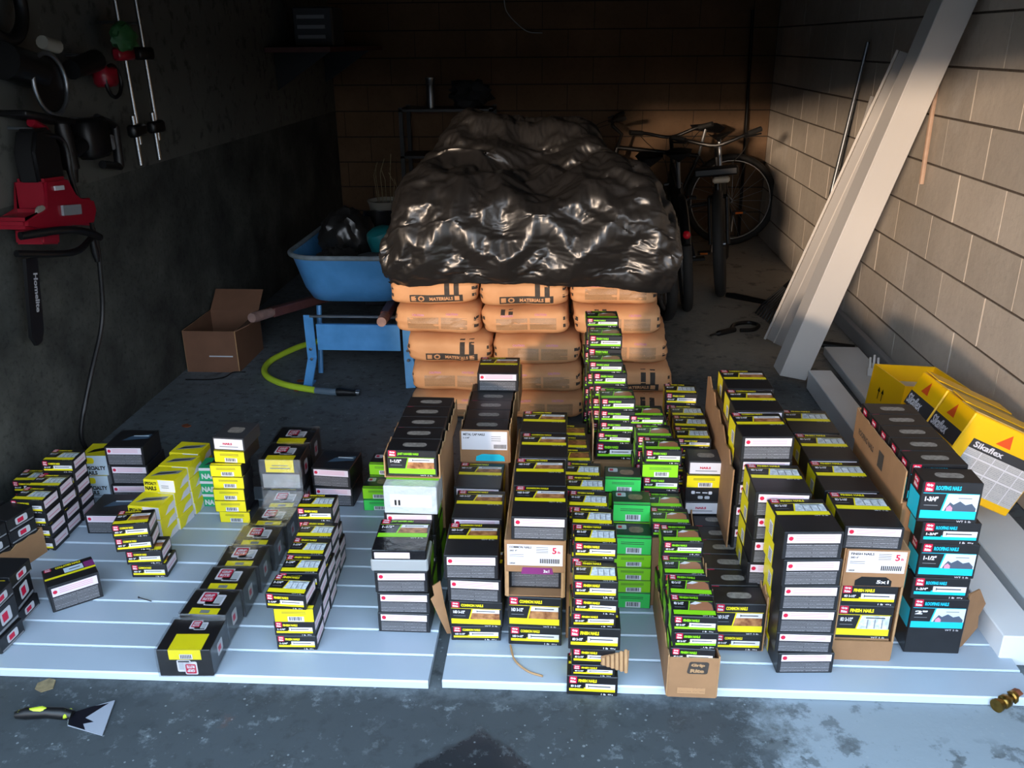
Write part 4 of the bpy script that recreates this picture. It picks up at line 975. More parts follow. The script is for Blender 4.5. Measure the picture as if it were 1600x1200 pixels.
def bag_prints(tree, style):
    out = []
    if style == 'L':
        g = G()
        decal(g, tree, 0.045, 0.038, 0.066, 0.122, 'stripe_ink', nx=2, nz_=8); decal(g, tree, 0.084, 0.038, 0.105, 0.122, 'stripe_ink', nx=2, nz_=8)
        decal(g, tree, -0.10, 0.024, 0.12, 0.056, 'stripe_ink', nx=12, nz_=3); out.append(('printed_band', g.data('printed_band')))
        g = G(); decal_text(g, tree, 'MATERIALS', -0.018, 0.032, 0.015, 0.098, 'bag_paper'); decal_text(g, tree, 'O', -0.066, 0.028, 0.024, 0.028, 'bag_paper')
        for x in (-0.094, 0.086): decal(g, tree, x, 0.03, x + 0.02, 0.05, 'bag_paper', 0.0022, 2, 2)
        out.append(('lettering', g.data('lettering')))
    else:
        g = G()
        for x0, x1 in ((-0.12, 0.01), (0.02, 0.13)): decal(g, tree, x0, 0.035, x1, 0.085, 'fineprint_kraft', nx=6, nz_=4)
        out.append(('small_print', g.data('small_print')))
        g = G(); decal_text(g, tree, 'CAUTION', -0.10, 0.092, 0.008, 0.05, 'pinkink'); decal_text(g, tree, 'CAUTION', 0.04, 0.094, 0.008, 0.05, 'pinkink'); out.append(('lettering', g.data('lettering')))
        if style == 'S':
            g = G(); decal(g, tree, -0.10, 0.10, -0.082, 0.124, 'stripe_ink', nx=2, nz_=3); decal(g, tree, -0.068, 0.10, -0.05, 0.124, 'stripe_ink', nx=2, nz_=3); out.append(('printed_band', g.data('printed_band')))
    g = G()
    for z0 in (0.045, 0.075): decal(g, tree, 0.158, z0, 0.182, z0 + 0.014, 'stripe_ink', nx=3, nz_=2); decal(g, tree, -0.182, z0, -0.168, z0 + 0.014, 'stripe_ink', nx=3, nz_=2)
    out.append(('end_band', g.data('end_band')))
    return out
_bp = {}
LAY = ['bottom', 'second', 'third', 'fourth', 'fifth']
BX = [[-0.472, -0.10, 0.272], [-0.478, -0.105, 0.27], [-0.494, -0.12, 0.252], [-0.535, -0.163, 0.209], [-0.553, -0.18, 0.193]]
ST = [['F', 'F', 'L'], ['F', 'F', 'L'], ['L', 'F', 'F'], ['F', 'S', 'S'], ['L', 'L', 'F']]
for l in range(5):
    for c in range(3):
        k = (l * 3 + c) % 5; me, tree = BAGS[k]; st = ST[l][c]
        if (k, st) not in _bp: _bp[(k, st)] = bag_prints(tree, st)
        o = link('cement_bag', me, None, (BX[l][c], 3.425 + BD / 2 + rng.uniform(-0.012, 0.012) + (0.02 if c == 2 else 0), 0.0005 + 0.1275 * l), (0, R(rng.uniform(-1.6, 0.6)), R(rng.uniform(-2.5, 2.5))))
        tag(o, f'tan paper cement bag, {LAY[l]} layer from the floor, {("left", "middle", "right")[c]} column of the pile', 'bag', 'cement bags under the black sheet')
        for nm, m_ in _bp[(k, st)]: link(nm, m_, o)
me, tree = BAGS[2]
o = link('cement_bag', me, None, (-0.36, 3.44 + BD / 2, 0.0005 + 0.1275 * 5), (0, 0, R(3))); tag(o, 'tan paper cement bag of the sixth layer peeking out under the black sheet', 'bag', 'cement bags under the black sheet')
for nm, m_ in _bp[(2, 'L')] if (2, 'L') in _bp else bag_prints(tree, 'L'): link(nm, m_, o)

# ------------------------------------------------------------------ crumpled black plastic sheet
def tarp():
    """plastic sheet: a skin with surplus length is relaxed in a thin band over the pile so that it buckles into creases"""
    import numpy as np
    prof = [(0.0, 3.375, 0.625, 0.585, -0.155), (0.08, 3.345, 0.69, 0.605, -0.152), (0.24, 3.335, 0.83, 0.61, -0.15), (0.38, 3.40, 0.955, 0.60, -0.15), (0.50, 3.56, 1.02, 0.59, -0.165),
            (0.60, 3.70, 1.05, 0.56, -0.18), (0.68, 3.80, 1.12, 0.45, -0.20), (0.78, 3.95, 1.165, 0.38, -0.21), (0.88, 4.12, 1.16, 0.40, -0.2), (0.95, 4.22, 0.95, 0.48, -0.18), (1.0, 4.25, 0.70, 0.52, -0.17)]
    pv = np.array(prof); r = np.random.RandomState(5)
    def hull(nu, nv):
        u = np.linspace(-1, 1, nu)[:, None] + np.zeros((1, nv)); v = np.linspace(0, 1, nv)[None, :] + np.zeros((nu, 1))
        y, z, hw, xc = (np.interp(v, pv[:, 0], pv[:, i]) for i in (1, 2, 3, 4)); au = np.abs(u)
        x = xc + (hw - 0.03) * np.sign(u) * (np.minimum(1.0, au * 1.18) - 0.02 * np.maximum(0, au - 0.85) / 0.15)
        z = z - np.maximum(0, (au - 0.62) / 0.38) ** 1.6 * (0.03 + 0.42 * np.minimum(1, v * 1.5)) * np.where(v < 0.9, 1, 0.6)
        y = y + au ** 5 * 0.16 * np.maximum(0, 1 - v * 1.6)
        z = z + np.exp(-(v / 0.05) ** 2) * (0.025 * np.sin(u * 2.6 + 1.9) + 0.03 * np.clip((-u - 0.75) / 0.25, 0, 1))
        z = np.where(z < 0.585, 0.585 + (z - 0.585) * 0.15, z)
        # humps of what lies underneath
        for hx, hy, hr, ha in ((-0.42, 4.0, 0.16, 0.07), (0.0, 4.0, 0.2, 0.03), (0.30, 3.6, 0.2, 0.05), (-0.55, 3.55, 0.16, 0.03), (-0.1, 3.65, 0.2, -0.04)):
            z = z + ha * np.exp(-((x - hx) ** 2 + (y - hy) ** 2) / hr ** 2) * (v > 0.3)
        P = np.stack([x, y, z], -1)
        for _ in range(3):
            Q = P.copy(); Q[1:-1, 1:-1] = (P[2:, 1:-1] + P[:-2, 1:-1] + P[1:-1, 2:] + P[1:-1, :-2]) / 4; P = Q
        N = np.cross(np.gradient(P, axis=0), np.gradient(P, axis=1)); N /= np.maximum(np.linalg.norm(N, axis=-1, keepdims=True), 1e-9)
        return P, N
    def relax(X, P, N, exc, its, hi, steps, seed):
        sh = []
        for (a, b_) in steps:
            A = P[max(0, -a):P.shape[0] - max(0, a), max(0, -b_):P.shape[1] - max(0, b_)]; B = P[max(0, a):P.shape[0] - max(0, -a), max(0, b_):P.shape[1] - max(0, -b_)]
            e = exc[max(0, -a):P.shape[0] - max(0, a), max(0, -b_):P.shape[1] - max(0, b_)]
            sh.append(np.linalg.norm(B - A, axis=-1) * (1 + e))
        for it in range(its):
            D = np.zeros_like(X); W = np.zeros(X.shape[:2] + (1,))
            for (a, b_), L0 in zip(steps, sh):
                sa = (slice(max(0, -a), X.shape[0] - max(0, a)), slice(max(0, -b_), X.shape[1] - max(0, b_))); sb = (slice(max(0, a), X.shape[0] - max(0, -a)), slice(max(0, b_), X.shape[1] - max(0, -b_)))
                d = X[sb] - X[sa]; L = np.linalg.norm(d, axis=-1) + 1e-9; c = (0.5 * (L - L0) / L)[..., None] * d
                D[sa] += c; D[sb] -= c; W[sa] += 1; W[sb] += 1
            X = X + D / W * 1.6
            h = ((X - P) * N).sum(-1, keepdims=True); t = X - P - N * h
            X = P + N * np.clip(h, -0.8 * hi[..., None], hi[..., None]) + t * 0.97
        return X
    def up(X, nu, nv):
        a = np.linspace(0, X.shape[0] - 1, nu); b_ = np.linspace(0, X.shape[1] - 1, nv); i = np.minimum(a.astype(int), X.shape[0] - 2); j = np.minimum(b_.astype(int), X.shape[1] - 2)
        fa = (a - i)[:, None, None]; fb = (b_ - j)[None, :, None]
        return (X[i][:, j] * (1 - fa) + X[i + 1][:, j] * fa) * (1 - fb) + (X[i][:, j + 1] * (1 - fa) + X[i + 1][:, j + 1] * fa) * fb
    st = [(1, 0), (0, 1), (1, 1), (1, -1), (2, 0), (0, 2)]
    X = None
    for nu, nv, ex, amp, hi0, its in ((15, 18, 0.075, 0.035, 0.045, 200), (44, 50, 0.082, 0.007, 0.050, 220), (176, 190, 0.086, 0.0012, 0.054, 140)):
        P, N = hull(nu, nv); P = P + N * 0.022; v = np.linspace(0, 1, nv)[None, :] + np.zeros((nu, 1)); hi = np.where(v < 0.04, 0.02, hi0)
        X = (P if X is None else up(X, nu, nv)) + N * r.uniform(-amp, amp, (nu, nv, 1))
        X = relax(X, P, N, ex * np.clip(v / 0.16, 0.12, 1) * r.uniform(0.6, 1.4, (nu, nv)), its, hi, st, 0)
    nu, nv = X.shape[:2]; V = X.reshape(-1, 3); idx = np.arange(nu * nv).reshape(nu, nv)
    F = np.stack([idx[:-1, :-1], idx[1:, :-1], idx[1:, 1:], idx[:-1, 1:]], -1).reshape(-1, 4)
    g = G(); g.mesh(V.tolist(), F.tolist(), 'tarp_black'); return g.data('plastic_sheet', True)
tp = link('plastic_sheet', tarp()); tag(tp, 'crumpled glossy black plastic sheet draped over the cement bag pile', 'plastic sheet')
sm = tp.modifiers.new('thick', 'SOLIDIFY'); sm.thickness = 0.002

# ------------------------------------------------------------------ wheelbarrow
wbz = empty('wheelbarrow', (-1.0, 4.2, 0)); tag(wbz, 'blue steel wheelbarrow with wooden handles left of the cement bags', 'wheelbarrow')
def W(p): return (p[0] + 1.0, p[1] - 4.2, p[2])
def rr_ring(cx, cy, hw, hd, r, z, n_=6):
    out = []
    for sx, sy, a0 in ((1, -1, -90), (1, 1, 0), (-1, 1, 90), (-1, -1, 180)):
        for k in range(n_ + 1): a = R(a0 + 90 * k / n_); out.append((cx + sx * (hw - r) + r * cos(a), cy + sy * (hd - r) + r * sin(a), z))
    return out
rings = []
for f_, z, sh in ((1.0, 0.605, 0), (0.985, 0.59, 0), (0.93, 0.52, 0), (0.87, 0.43, 0.01), (0.79, 0.365, 0.02), (0.68, 0.348, 0.03)):
    rings.append(rr_ring(-1.03, 4.36 + sh, 0.298 * f_, 0.46 * f_, 0.16 * f_, z))
g = G(); k = len(rings[0])
allv = [W(p) for rg_ in rings for p in rg_]
g.mesh(allv, [(i * k + j, i * k + (j + 1) % k, (i + 1) * k + (j + 1) % k, (i + 1) * k + j) for i in range(len(rings) - 1) for j in range(k)] + [tuple((len(rings) - 1) * k + j for j in range(k))], 'barrow_blue')
tub = g.build('tub', wbz, True); md = tub.modifiers.new('thick', 'SOLIDIFY'); md.thickness = 0.004
g = G(); rim = [W(p) for p in rr_ring(-1.03, 4.36, 0.301, 0.463, 0.162, 0.605)]; g.tube(rim + [rim[0]], 0.012, 'barrow_scuff', 8, cap=False); g.build('rolled_rim', tub, True)
for nm, a, b in (('handle', (-1.39, 3.60, 0.405), (-1.12, 4.75, 0.25)), ('handle', (-0.80, 3.56, 0.405), (-0.93, 4.75, 0.25))):
    A_, B_ = Vector(a), Vector(b); dr_ = (B_ - A_).normalized()
    g = G(); q = dr_.to_track_quat('Y', 'Z').to_matrix().to_4x4(); q.translation = W(A_.lerp(B_, 0.56)); L_ = (B_ - A_).length
    g.box((0, 0, 0), (0.042, L_ * 0.86, 0.042), 'wood_handle', q, ch=0.004); hn = g.build(nm, wbz)
    g = G(); g.tube([W(A_), W(A_ + dr_ * 0.03), W(A_ + dr_ * 0.17)], [0.021, 0.024, 0.021], 'wood_grip', 12); g.build('grip', hn, True)
for sx in (-1, 1):
    xo = -0.985 + sx * 0.215
    g = G(); ft = [(xo + sx * 0.02, 3.87, 0.335), (xo + sx * 0.02, 3.875, 0.12), (xo + sx * 0.035, 3.81, 0.0), (xo + sx * 0.035, 3.87, 0.003)]
    for a, b in zip(ft[:2], ft[1:3]):
        A_, B_ = Vector(a), Vector(b); q = (B_ - A_).to_track_quat('Z', 'Y').to_matrix().to_4x4(); q.translation = W((A_ + B_) / 2); g.box((0, 0, 0), (0.045, 0.008, (B_ - A_).length + 0.006), 'barrow_blue', q)
    g.box(W((xo + sx * 0.035, 3.84, 0.004)), (0.045, 0.07, 0.006), 'barrow_blue'); lg = g.build('leg', wbz)
    for zz in (0.12, 0.17):
        g = G(); g.lathe([(0.0075, 0), (0.0075, 0.006), (0.004, 0.008)], 'steel', 8, Matrix.Translation(W((xo + sx * 0.02, 3.862, zz))) @ Matrix.Rotation(R(90), 4, 'X')); g.build('bolt', lg)
    g = G(); A_, B_ = Vector((xo + sx * 0.02, 4.06, 0.33)), Vector((xo + sx * 0.02, 3.99, 0.0)); g.tube([W(A_), W(A_.lerp(B_, 0.5)), W(B_)], 0.013, 'barrow_blue', 8); g.build('rear_strut', wbz, True)
g = G(); g.box(W((-0.985, 3.868, 0.228)), (0.40, 0.006, 0.125), 'barrow_blue'); g.box(W((-0.985, 3.873, 0.291)), (0.40, 0.02, 0.006), 'barrow_blue'); g.build('leg_brace', wbz)
g = G(); g.tube([W((-1.21, 3.86, 0.335)), W((-0.76, 3.86, 0.335))], 0.007, 'steel', 8); g.build('cross_rod', wbz, True)
g = G(); g.torus(0.17, 0.035, 'rubber', 28, 10, Matrix.Translation(W((-1.02, 4.95, 0.205))) @ Matrix.Rotation(R(90), 4, 'Z')); g.lathe([(0.135, -0.02), (0.135, 0.02)], 'barrow_scuff', 20, Matrix.Translation(W((-1.02, 4.95, 0.205))) @ Matrix.Rotation(R(90), 4, 'Y')); g.build('wheel', wbz, True)
# load in the barrow
def blob(name, c, s, m_, seed, label, cat, amp=0.16, fr=3.0, ridge=0.0, sub=4):
    bm = bmesh.new(); bmesh.ops.create_icosphere(bm, subdivisions=sub, radius=1)
    for v in bm.verts:
        p = v.co.copy(); k = 1 + amp * noise.noise(p * fr + Vector((seed, 0, 0))) + ridge * (1 - abs(noise.noise(p * 5 + Vector((0, seed, 0))))) ** 4
        v.co = Vector((p.x * s[0], p.y * s[1], p.z * s[2])) * k + Vector(c)
    bm.verts.index_update(); g = G(); g.mesh([v.co[:] for v in bm.verts], [[v.index for v in f.verts] for f in bm.faces], m_); bm.free()
    return tag(g.build(name, None, True), label, cat)
blob('refuse_bag', (-1.12, 4.33, 0.60), (0.13, 0.13, 0.15), 'tarp_black', 2, 'shiny black refuse bag heaped in the blue wheelbarrow', 'bag', ridge=0.14)
blob('refuse_bag', (-1.10, 4.08, 0.545), (0.10, 0.085, 0.07), 'tarp_black', 5, 'small crumpled black bag drooping over the wheelbarrow rim', 'bag', ridge=0.22)
g = G(); g.lathe([(0.0, 0), (0.062, 0.0), (0.07, 0.02), (0.072, 0.10), (0.066, 0.125), (0.04, 0.14), (0.0, 0.142)], 'teal_bottle', 20); o = g.build('water_jug', None, True, (-0.90, 4.24, 0.55), (R(12), R(-14), 0)); tag(o, 'dark teal plastic jug lying in the wheelbarrow', 'jug')
g = G(); g.lathe([(0.05, 0), (0.055, 0.01), (0.075, 0.2), (0.08, 0.21), (0.074, 0.21), (0.05, 0.012)], 'blackplastic', 20); e_ = g.build('bucket', None, True, (-1.0, 4.52, 0.50), (R(-8), 0, 0)); tag(e_, 'black bucket standing at the far end of the wheelbarrow', 'bucket')
g = G(); g.tube([(-0.078, 0, 0.2), (-0.07, -0.05, 0.13), (0, -0.085, 0.09), (0.07, -0.05, 0.13), (0.078, 0, 0.2)], 0.004, 'steel', 6); g.build('bail_handle', e_, True)
g = G(); g.lathe([(0.0, 0), (0.05, 0), (0.055, 0.05), (0.045, 0.11), (0.0, 0.115)], 'steel', 18); o = g.build('steel_canister', None, True, (-0.985, 4.03, 0.545), (0, R(80), R(-15))); tag(o, 'bare metal canister lying behind the wheelbarrow rim', 'canister')
e_ = empty('flower_pot', (-1.11, 5.30, 0.47)); tag(e_, 'beige pot of dry stalks behind the wheelbarrow', 'pot')
g = G(); g.lathe([(0.07, 0), (0.085, 0.02), (0.11, 0.15), (0.118, 0.17), (0.108, 0.17), (0.098, 0.15)], 'pail_white', 24); g.build('pot', e_, True)
g = G()
for i in range(7): a = i * 0.9; g.tube([(0.05 * cos(a), 0.05 * sin(a), 0.14), (0.07 * cos(a), 0.07 * sin(a), 0.24 + 0.02 * i), (0.06 * cos(a + 0.5), 0.08 * sin(a), 0.3 + 0.025 * i)], 0.0025, 'leaf_brown', 5)
g.build('dry_stalk', e_)
g = G(); g.box((0, 0, 0.235), (0.3, 0.3, 0.47), 'cloth_dark', ch=0.01); o = g.build('storage_crate', None, False, (-1.11, 5.32, 0.0)); tag(o, 'dark crate carrying the pot of dry stalks', 'crate')

# ------------------------------------------------------------------ open cardboard box, hose
bx = tray('cardboard_box', -1.765, 3.98, 0.0, 0.262, 0.36, 0.215, 'open brown cardboard box on the floor by the left wall', torn=0.0, m_='kraft_dark', hf=0.215)
g = G(); g.poly([(-0.131, 0.18, 0.215), (0.131, 0.18, 0.215), (0.14, 0.26, 0.31), (-0.12, 0.26, 0.31)], 'kraft_dark'); fl_ = g.build('flap', bx); fl_.modifiers.new('t', 'SOLIDIFY').thickness = 0.004
g = G(); g.poly([(0.132, -0.18, 0.215), (0.132, 0.18, 0.215), (0.21, 0.16, 0.245), (0.20, -0.16, 0.245)], 'kraft_dark'); fl_ = g.build('flap', bx); fl_.modifiers.new('t', 'SOLIDIFY').thickness = 0.004
g = G(); g.box((0.05, -0.1845, 0.085), (0.12, 0.001, 0.006), 'lightgrey'); g.build('tape_remnant', bx)
hs_e = empty('garden_hose', (-1.3, 4.05, 0)); tag(hs_e, 'lime green hose end curling from under the wheelbarrow', 'hose')
def cr(pts, n_=10):
    """Catmull-Rom curve through points"""
    P_ = [Vector(p) for p in pts]; P_ = [2 * P_[0] - P_[1]] + P_ + [2 * P_[-1] - P_[-2]]; out = []
    for i in range(1, len(P_) - 2):
        for k in range(n_):
            t = k / n_; a, b, c, d = P_[i - 1:i + 3]
            out.append(0.5 * ((2 * b) + (c - a) * t + (2 * a - 5 * b + 4 * c - d) * t * t + (3 * b - a - 3 * c + d) * t ** 3))
    return out + [P_[-2]]
H0 = Vector((-1.3, 4.05, 0))
path = [p - H0 for p in cr([(-1.33, 4.46, 0.016), (-1.44, 4.32, 0.016), (-1.515, 4.10, 0.016), (-1.48, 3.92, 0.016), (-1.35, 3.79, 0.016), (-1.17, 3.715, 0.016)])]
g = G(); g.tube(path, 0.0155, 'hose_lime', 12); g.build('hose_tube', hs_e, True)
g = G(); g.tube([p - H0 for p in cr([(-1.17, 3.715, 0.016), (-1.09, 3.70, 0.016), (-1.06, 3.698, 0.016)], 5)], 0.0165, 'hose_grey', 12); g.build('hose_cuff', hs_e, True); g = G(); g.tube([p - H0 for p in cr([(-1.33, 4.46, 0.016), (-1.24, 4.52, 0.018), (-1.15, 4.55, 0.018)], 5)], 0.0165, 'hose_grey', 12); g.build('hose_cuff', hs_e, True)
g = G(); g.tube([Vector(p) - H0 for p in ((-1.062, 3.698, 0.017), (-1.05, 3.697, 0.019), (-0.985, 3.694, 0.016), (-0.97, 3.693, 0.019))], [0.021, 0.022, 0.016, 0.017], 'blackplastic', 12); g.build('coupling', hs_e, True)
g = G(); g.tube([Vector(p) - H0 for p in ((-0.972, 3.693, 0.018), (-0.955, 3.692, 0.018))], 0.014, 'steel', 12); g.build('threaded_end', hs_e, True)

# ------------------------------------------------------------------ bicycles
def bike(name, loc, rotz, label, wr_=0.335, frame='blackmetal', tire='rubber', steer=0.0, lean=0.0, tail=True, fender=False, bars=True, basket=False, saddle_h=0.92, fat=0.027):
    e = empty(name, loc, (0, lean, rotz)); tag(e, label, 'bicycle', 'bicycles at the back of the garage')
    def wheel(nm, y, st=0.0):
        M = Matrix.Translation((0, y, wr_)) @ Matrix.Rotation(st, 4, 'Z') @ Matrix.Rotation(R(90), 4, 'Z')
        g = G(); g.torus(wr_ - fat, fat, tire, 44, 10, M); w_ = g.build(nm, e, True)
        g = G(); g.torus(wr_ - fat * 2 + 0.002, 0.007, 'rim_alu', 44, 6, M, ry=0.012); g.build('rim', w_, True)
        g = G(); g.tube([M @ Vector((0, -0.04, 0)), M @ Vector((0, 0.04, 0))], 0.016, 'steel', 10); g.build('hub', w_, True)
        g = G()
        for k in range(20):
            a = 2 * pi * k / 20; s_ = 0.02 if k % 2 else -0.02
            g.tube([M @ Vector((0.016 * cos(a + 0.6), s_, 0.016 * sin(a + 0.6))), M @ Vector(((wr_ - 0.055) * cos(a), 0, (wr_ - 0.055) * sin(a)))], 0.0012, 'steel', 4)
        g.build('spoke', w_)['kind'] = 'stuff'
        if fender:
            pts = [M @ Vector(((wr_ + 0.018) * cos(a), 0, (wr_ + 0.018) * sin(a))) for a in [R(20 + 8 * k) for k in range(18)]]
            g = G(); g.tube(pts, 0.024, 'blackplastic', 8); g.build('fender', e, True)
    wheel('rear_wheel', 0.0); wheel('front_wheel', 1.03, steer)
    bb, seat, head, fork = Vector((0, 0.43, 0.29)), Vector((0, 0.27, 0.70)), Vector((0, 0.90, 0.76)), Vector((0, 0.93, 0.64))
    g = G()
    for a, b, r_ in ((bb, seat, 0.016), (seat, head, 0.017), (bb, fork, 0.02), (head, fork, 0.02)): g.tube([a, b], r_, frame, 10)
    for sx in (-0.06, 0.06):
        g.tube([bb + Vector((sx * 0.4, 0, 0)), Vector((sx, 0, wr_))], 0.009, frame, 8); g.tube([seat, Vector((sx, 0, wr_))], 0.008, frame, 8)
    g.build('frame', e, True)
    g = G(); cs = Matrix.Translation((0, 1.03, 0)) @ Matrix.Rotation(steer, 4, 'Z') @ Matrix.Translation((0, -1.03, 0))
    for sx in (-0.055, 0.055): g.tube([cs @ Vector((sx, 0.945, 0.62)), cs @ Vector((sx, 1.03, wr_))], 0.012, frame, 8)
    g.tube([cs @ Vector((-0.06, 0.945, 0.62)), cs @ Vector((0.06, 0.945, 0.62))], 0.014, frame, 8); g.build('fork', e, True)
    g = G(); g.tube([seat, seat + Vector((0, -0.04, saddle_h - 0.72))], 0.013, 'steel', 8); g.build('seat_post', e, True)
    g = G(); S_ = seat + Vector((0, -0.05, saddle_h - 0.70)); g.mesh([S_ + Vector(p) for p in ((-0.07, -0.13, 0.0), (0.07, -0.13, 0.0), (0.08, -0.08, 0.02), (0.02, 0.13, 0.01), (-0.02, 0.13, 0.01), (-0.08, -0.08, 0.02), (0, -0.1, -0.05), (0, 0.1, -0.03))],
        [(0, 1, 2, 3, 4, 5), (0, 6, 1), (1, 6, 2), (2, 6, 7, 3), (3, 7, 4), (4, 7, 6, 5), (5, 6, 0)], 'blackplastic'); g.build('saddle', e)
    if bars:
        g = G(); T = cs @ Vector((0, 0.87, 0.86)); g.tube([head, T, cs @ Vector((0, 0.95, 0.93))], 0.014, frame, 8); g.build('stem', e, True)
        g = G(); hb = [cs @ Vector(p) for p in ((-0.27, 0.86, 1.0), (-0.16, 0.93, 0.975), (0, 0.95, 0.935), (0.16, 0.93, 0.975), (0.27, 0.86, 1.0))]; g.tube(cr(hb, 5), 0.011, 'blackmetal', 8); h_ = g.build('handlebar', e, True)
        for s_ in (0, 1):
            a, b = (hb[0], hb[1]) if s_ == 0 else (hb[4], hb[3]); g = G(); g.tube([a, a.lerp(b, 0.75)], 0.017, 'rubber', 10); g.build('grip', h_, True)
            g = G(); g.tube([a.lerp(b, 0.9), a.lerp(b, 0.8) + (cs.to_3x3() @ Vector((0, 0.06, -0.01))), a + (cs.to_3x3() @ Vector((0, 0.075, -0.02)))], 0.006, 'blackmetal', 6); g.build('brake_lever', h_, True)
        g = G()
        for s_ in (-1, 1): g.tube(cr([cs @ Vector((0.2 * s_, 0.95, 0.96)), cs @ Vector((0.16 * s_, 1.08, 0.90)), cs @ Vector((0.05 * s_, 1.04, 0.78)), cs @ Vector((0.03 * s_, 0.97, 0.66))], 6), 0.0025, 'rubber', 5)
        g.build('brake_cable', e, True)
    g = G(); g.torus(0.085, 0.006, 'steel', 24, 5, Matrix.Translation(bb + Vector((0.05, 0, 0))) @ Matrix.Rotation(R(90), 4, 'Z'))
    for s_ in (-1, 1): g.tube([bb + Vector((0.06 * s_, 0, 0)), bb + Vector((0.075 * s_, 0.12 * s_, -0.11 * s_))], 0.009, 'steel', 6)
    ck = g.build('crank', e, True)
    for s_ in (-1, 1): g = G(); g.box(bb + Vector((0.12 * s_, 0.12 * s_, -0.11 * s_)), (0.09, 0.06, 0.02), 'blackplastic', ch=0.003); pd = g.build('pedal', ck); g = G(); g.box(bb + Vector((0.12 * s_, 0.12 * s_ + 0.031, -0.11 * s_)), (0.05, 0.003, 0.013), 'reflector_amber'); g.build('reflector', pd)
    return e
b1 = bike('bicycle', (1.185, 6.51, 0), R(169.6), 'black bicycle facing the camera with its front wheel edge-on', lean=R(6.5), fat=0.033, tire='rubber_grey')
g = G(); g.box((0.0, 1.10, 0.80), (0.26, 0.10, 0.05), 'blackplastic', ch=0.01); g.build('front_rack', b1)
g = G(); g.box((-0.03, 1.17, 0.755), (0.1, 0.05, 0.035), 'lamp_cream', ch=0.01); g.build('headlamp', b1)
b2 = bike('bicycle', (1.28, 7.0, 0), R(88), 'dark bicycle parked across the back wall with one wheel showing', wr_=0.36)
b3 = bike('bicycle', (0.585, 4.98, 0), R(6), 'blue bicycle nearest the cement bags seen from behind', frame='bike_blue', lean=R(-7), wr_=0.33, bars=False, fat=0.031, tire='rubber_grey')
b4 = bike('bicycle', (0.735, 5.16, 0), R(-3), 'bicycle with black rear fender and red light seen from behind', lean=R(-6), fender=True, wr_=0.33, fat=0.029, tire='rubber_grey')
for b_, p in ((b3, (0.0, 0.2, 0.83)), (b4, (0.0, -0.31, 0.53))):
    g = G(); g.lathe([(0.0, 0), (0.022, 0.0), (0.022, 0.018), (0.012, 0.028), (0, 0.03)], 'reflector_red', 16, Matrix.Translation(p) @ Matrix.Rotation(R(90), 4, 'X')); g.build('tail_light', b_, True)
# ------------------------------------------------------------------ rake, lock, trim boards and posts along the right wall
rk = empty('leaf_rake', (1.3, 5.0, 0)); tag(rk, 'black plastic leaf rake standing behind the leaning trim board', 'rake')
hub = Vector((1.45, 5.06, 0.34)); o0 = Vector((1.3, 5.0, 0)); ta, tb = Vector((1.13, 5.06, 0.012)), Vector((1.235, 4.52, 0.012))
for k in range(17):
    t_ = k / 16; tip = ta.lerp(tb, t_); md_ = hub.lerp(tip, 0.9) + Vector((0, 0, 0.02)); g = G()
    g.tube([hub.lerp(tip, 0.1) - o0, hub.lerp(tip, 0.5) + Vector((0, 0, 0.015)) - o0, md_ - o0, tip - o0], 0.006, 'blackplastic', 6); g.build('tine', rk)
g = G(); q0, q1, q2, q3 = hub.lerp(ta, 0.05), hub.lerp(ta, 0.55), hub.lerp(tb, 0.55), hub.lerp(tb, 0.05)
g.mesh([p + Vector((0, 0, 0.016 + dz)) - o0 for dz in (0, 0.008) for p in (q0, q1, q2, q3)], [(0, 1, 2, 3), (7, 6, 5, 4), (0, 4, 5, 1), (1, 5, 6, 2), (2, 6, 7, 3), (3, 7, 4, 0)], 'blackplastic'); g.build('fan_plate', rk)
g = G(); g.tube([hub - o0, Vector((1.5, 5.11, 0.72)) - o0, Vector((1.57, 5.03, 1.52)) - o0], 0.011, 'steel', 8); g.build('handle', rk, True)
g = G(); g.tube([(1.02, 5.42, 0.025), (1.06, 5.38, 0.03), (1.23, 5.22, 0.035)], [0.016, 0.02, 0.016], 'blackplastic', 10); o = g.build('hammer', None, True); tag(o, 'short black-gripped hammer lying beside the rake tines', 'hammer')
lk = empty('cable_lock', (0.93, 4.75, 0)); tag(lk, 'black cable lock lying on the floor before the bicycles', 'lock')
g = G(); g.tube([p - Vector((0.93, 4.75, 0)) for p in cr([(0.93, 4.73, 0.014), (0.97, 4.83, 0.014), (1.05, 4.87, 0.014), (1.10, 4.82, 0.014), (1.06, 4.74, 0.014), (0.98, 4.72, 0.014)], 8)], 0.0115, 'blackplastic', 8); g.build('cable', lk, True)
g = G(); g.tube([p - Vector((0.93, 4.75, 0)) for p in cr([(0.80, 4.63, 0.012), (0.87, 4.67, 0.016), (0.95, 4.73, 0.016)], 6)], [0.005] * 4 + [0.016] * 9, 'blackplastic', 8); g.build('lock_body', lk, True)
def beam(name, a, b, w, t, m_, label, cat, up=(0, 0, 1), end=True, roll=0.0, parent=None):
    """straight square-section member from a to b"""
    A_, B_ = Vector(a), Vector(b); y = (B_ - A_).normalized(); x = y.cross(Vector(up)).normalized(); z = x.cross(y)
    x, z = x * cos(roll) + z * sin(roll), -x * sin(roll) + z * cos(roll)
    M = Matrix((x, y, z)).transposed().to_4x4(); M.translation = (A_ + B_) / 2
    g = G(); g.box((0, 0, 0), (w, (B_ - A_).length, t), m_, ch=0.003)
    o = g.build(name, parent)
    o.matrix_world = M
    if label: tag(o, label, cat)
    return o
post = beam('trim_post', (1.065, 3.93, 0.055), (1.525, 3.745, 1.85), 0.135, 0.095, 'trim_white', 'thick white square post leaning against the block wall', 'post', up=(0.15, -0.98, 0))
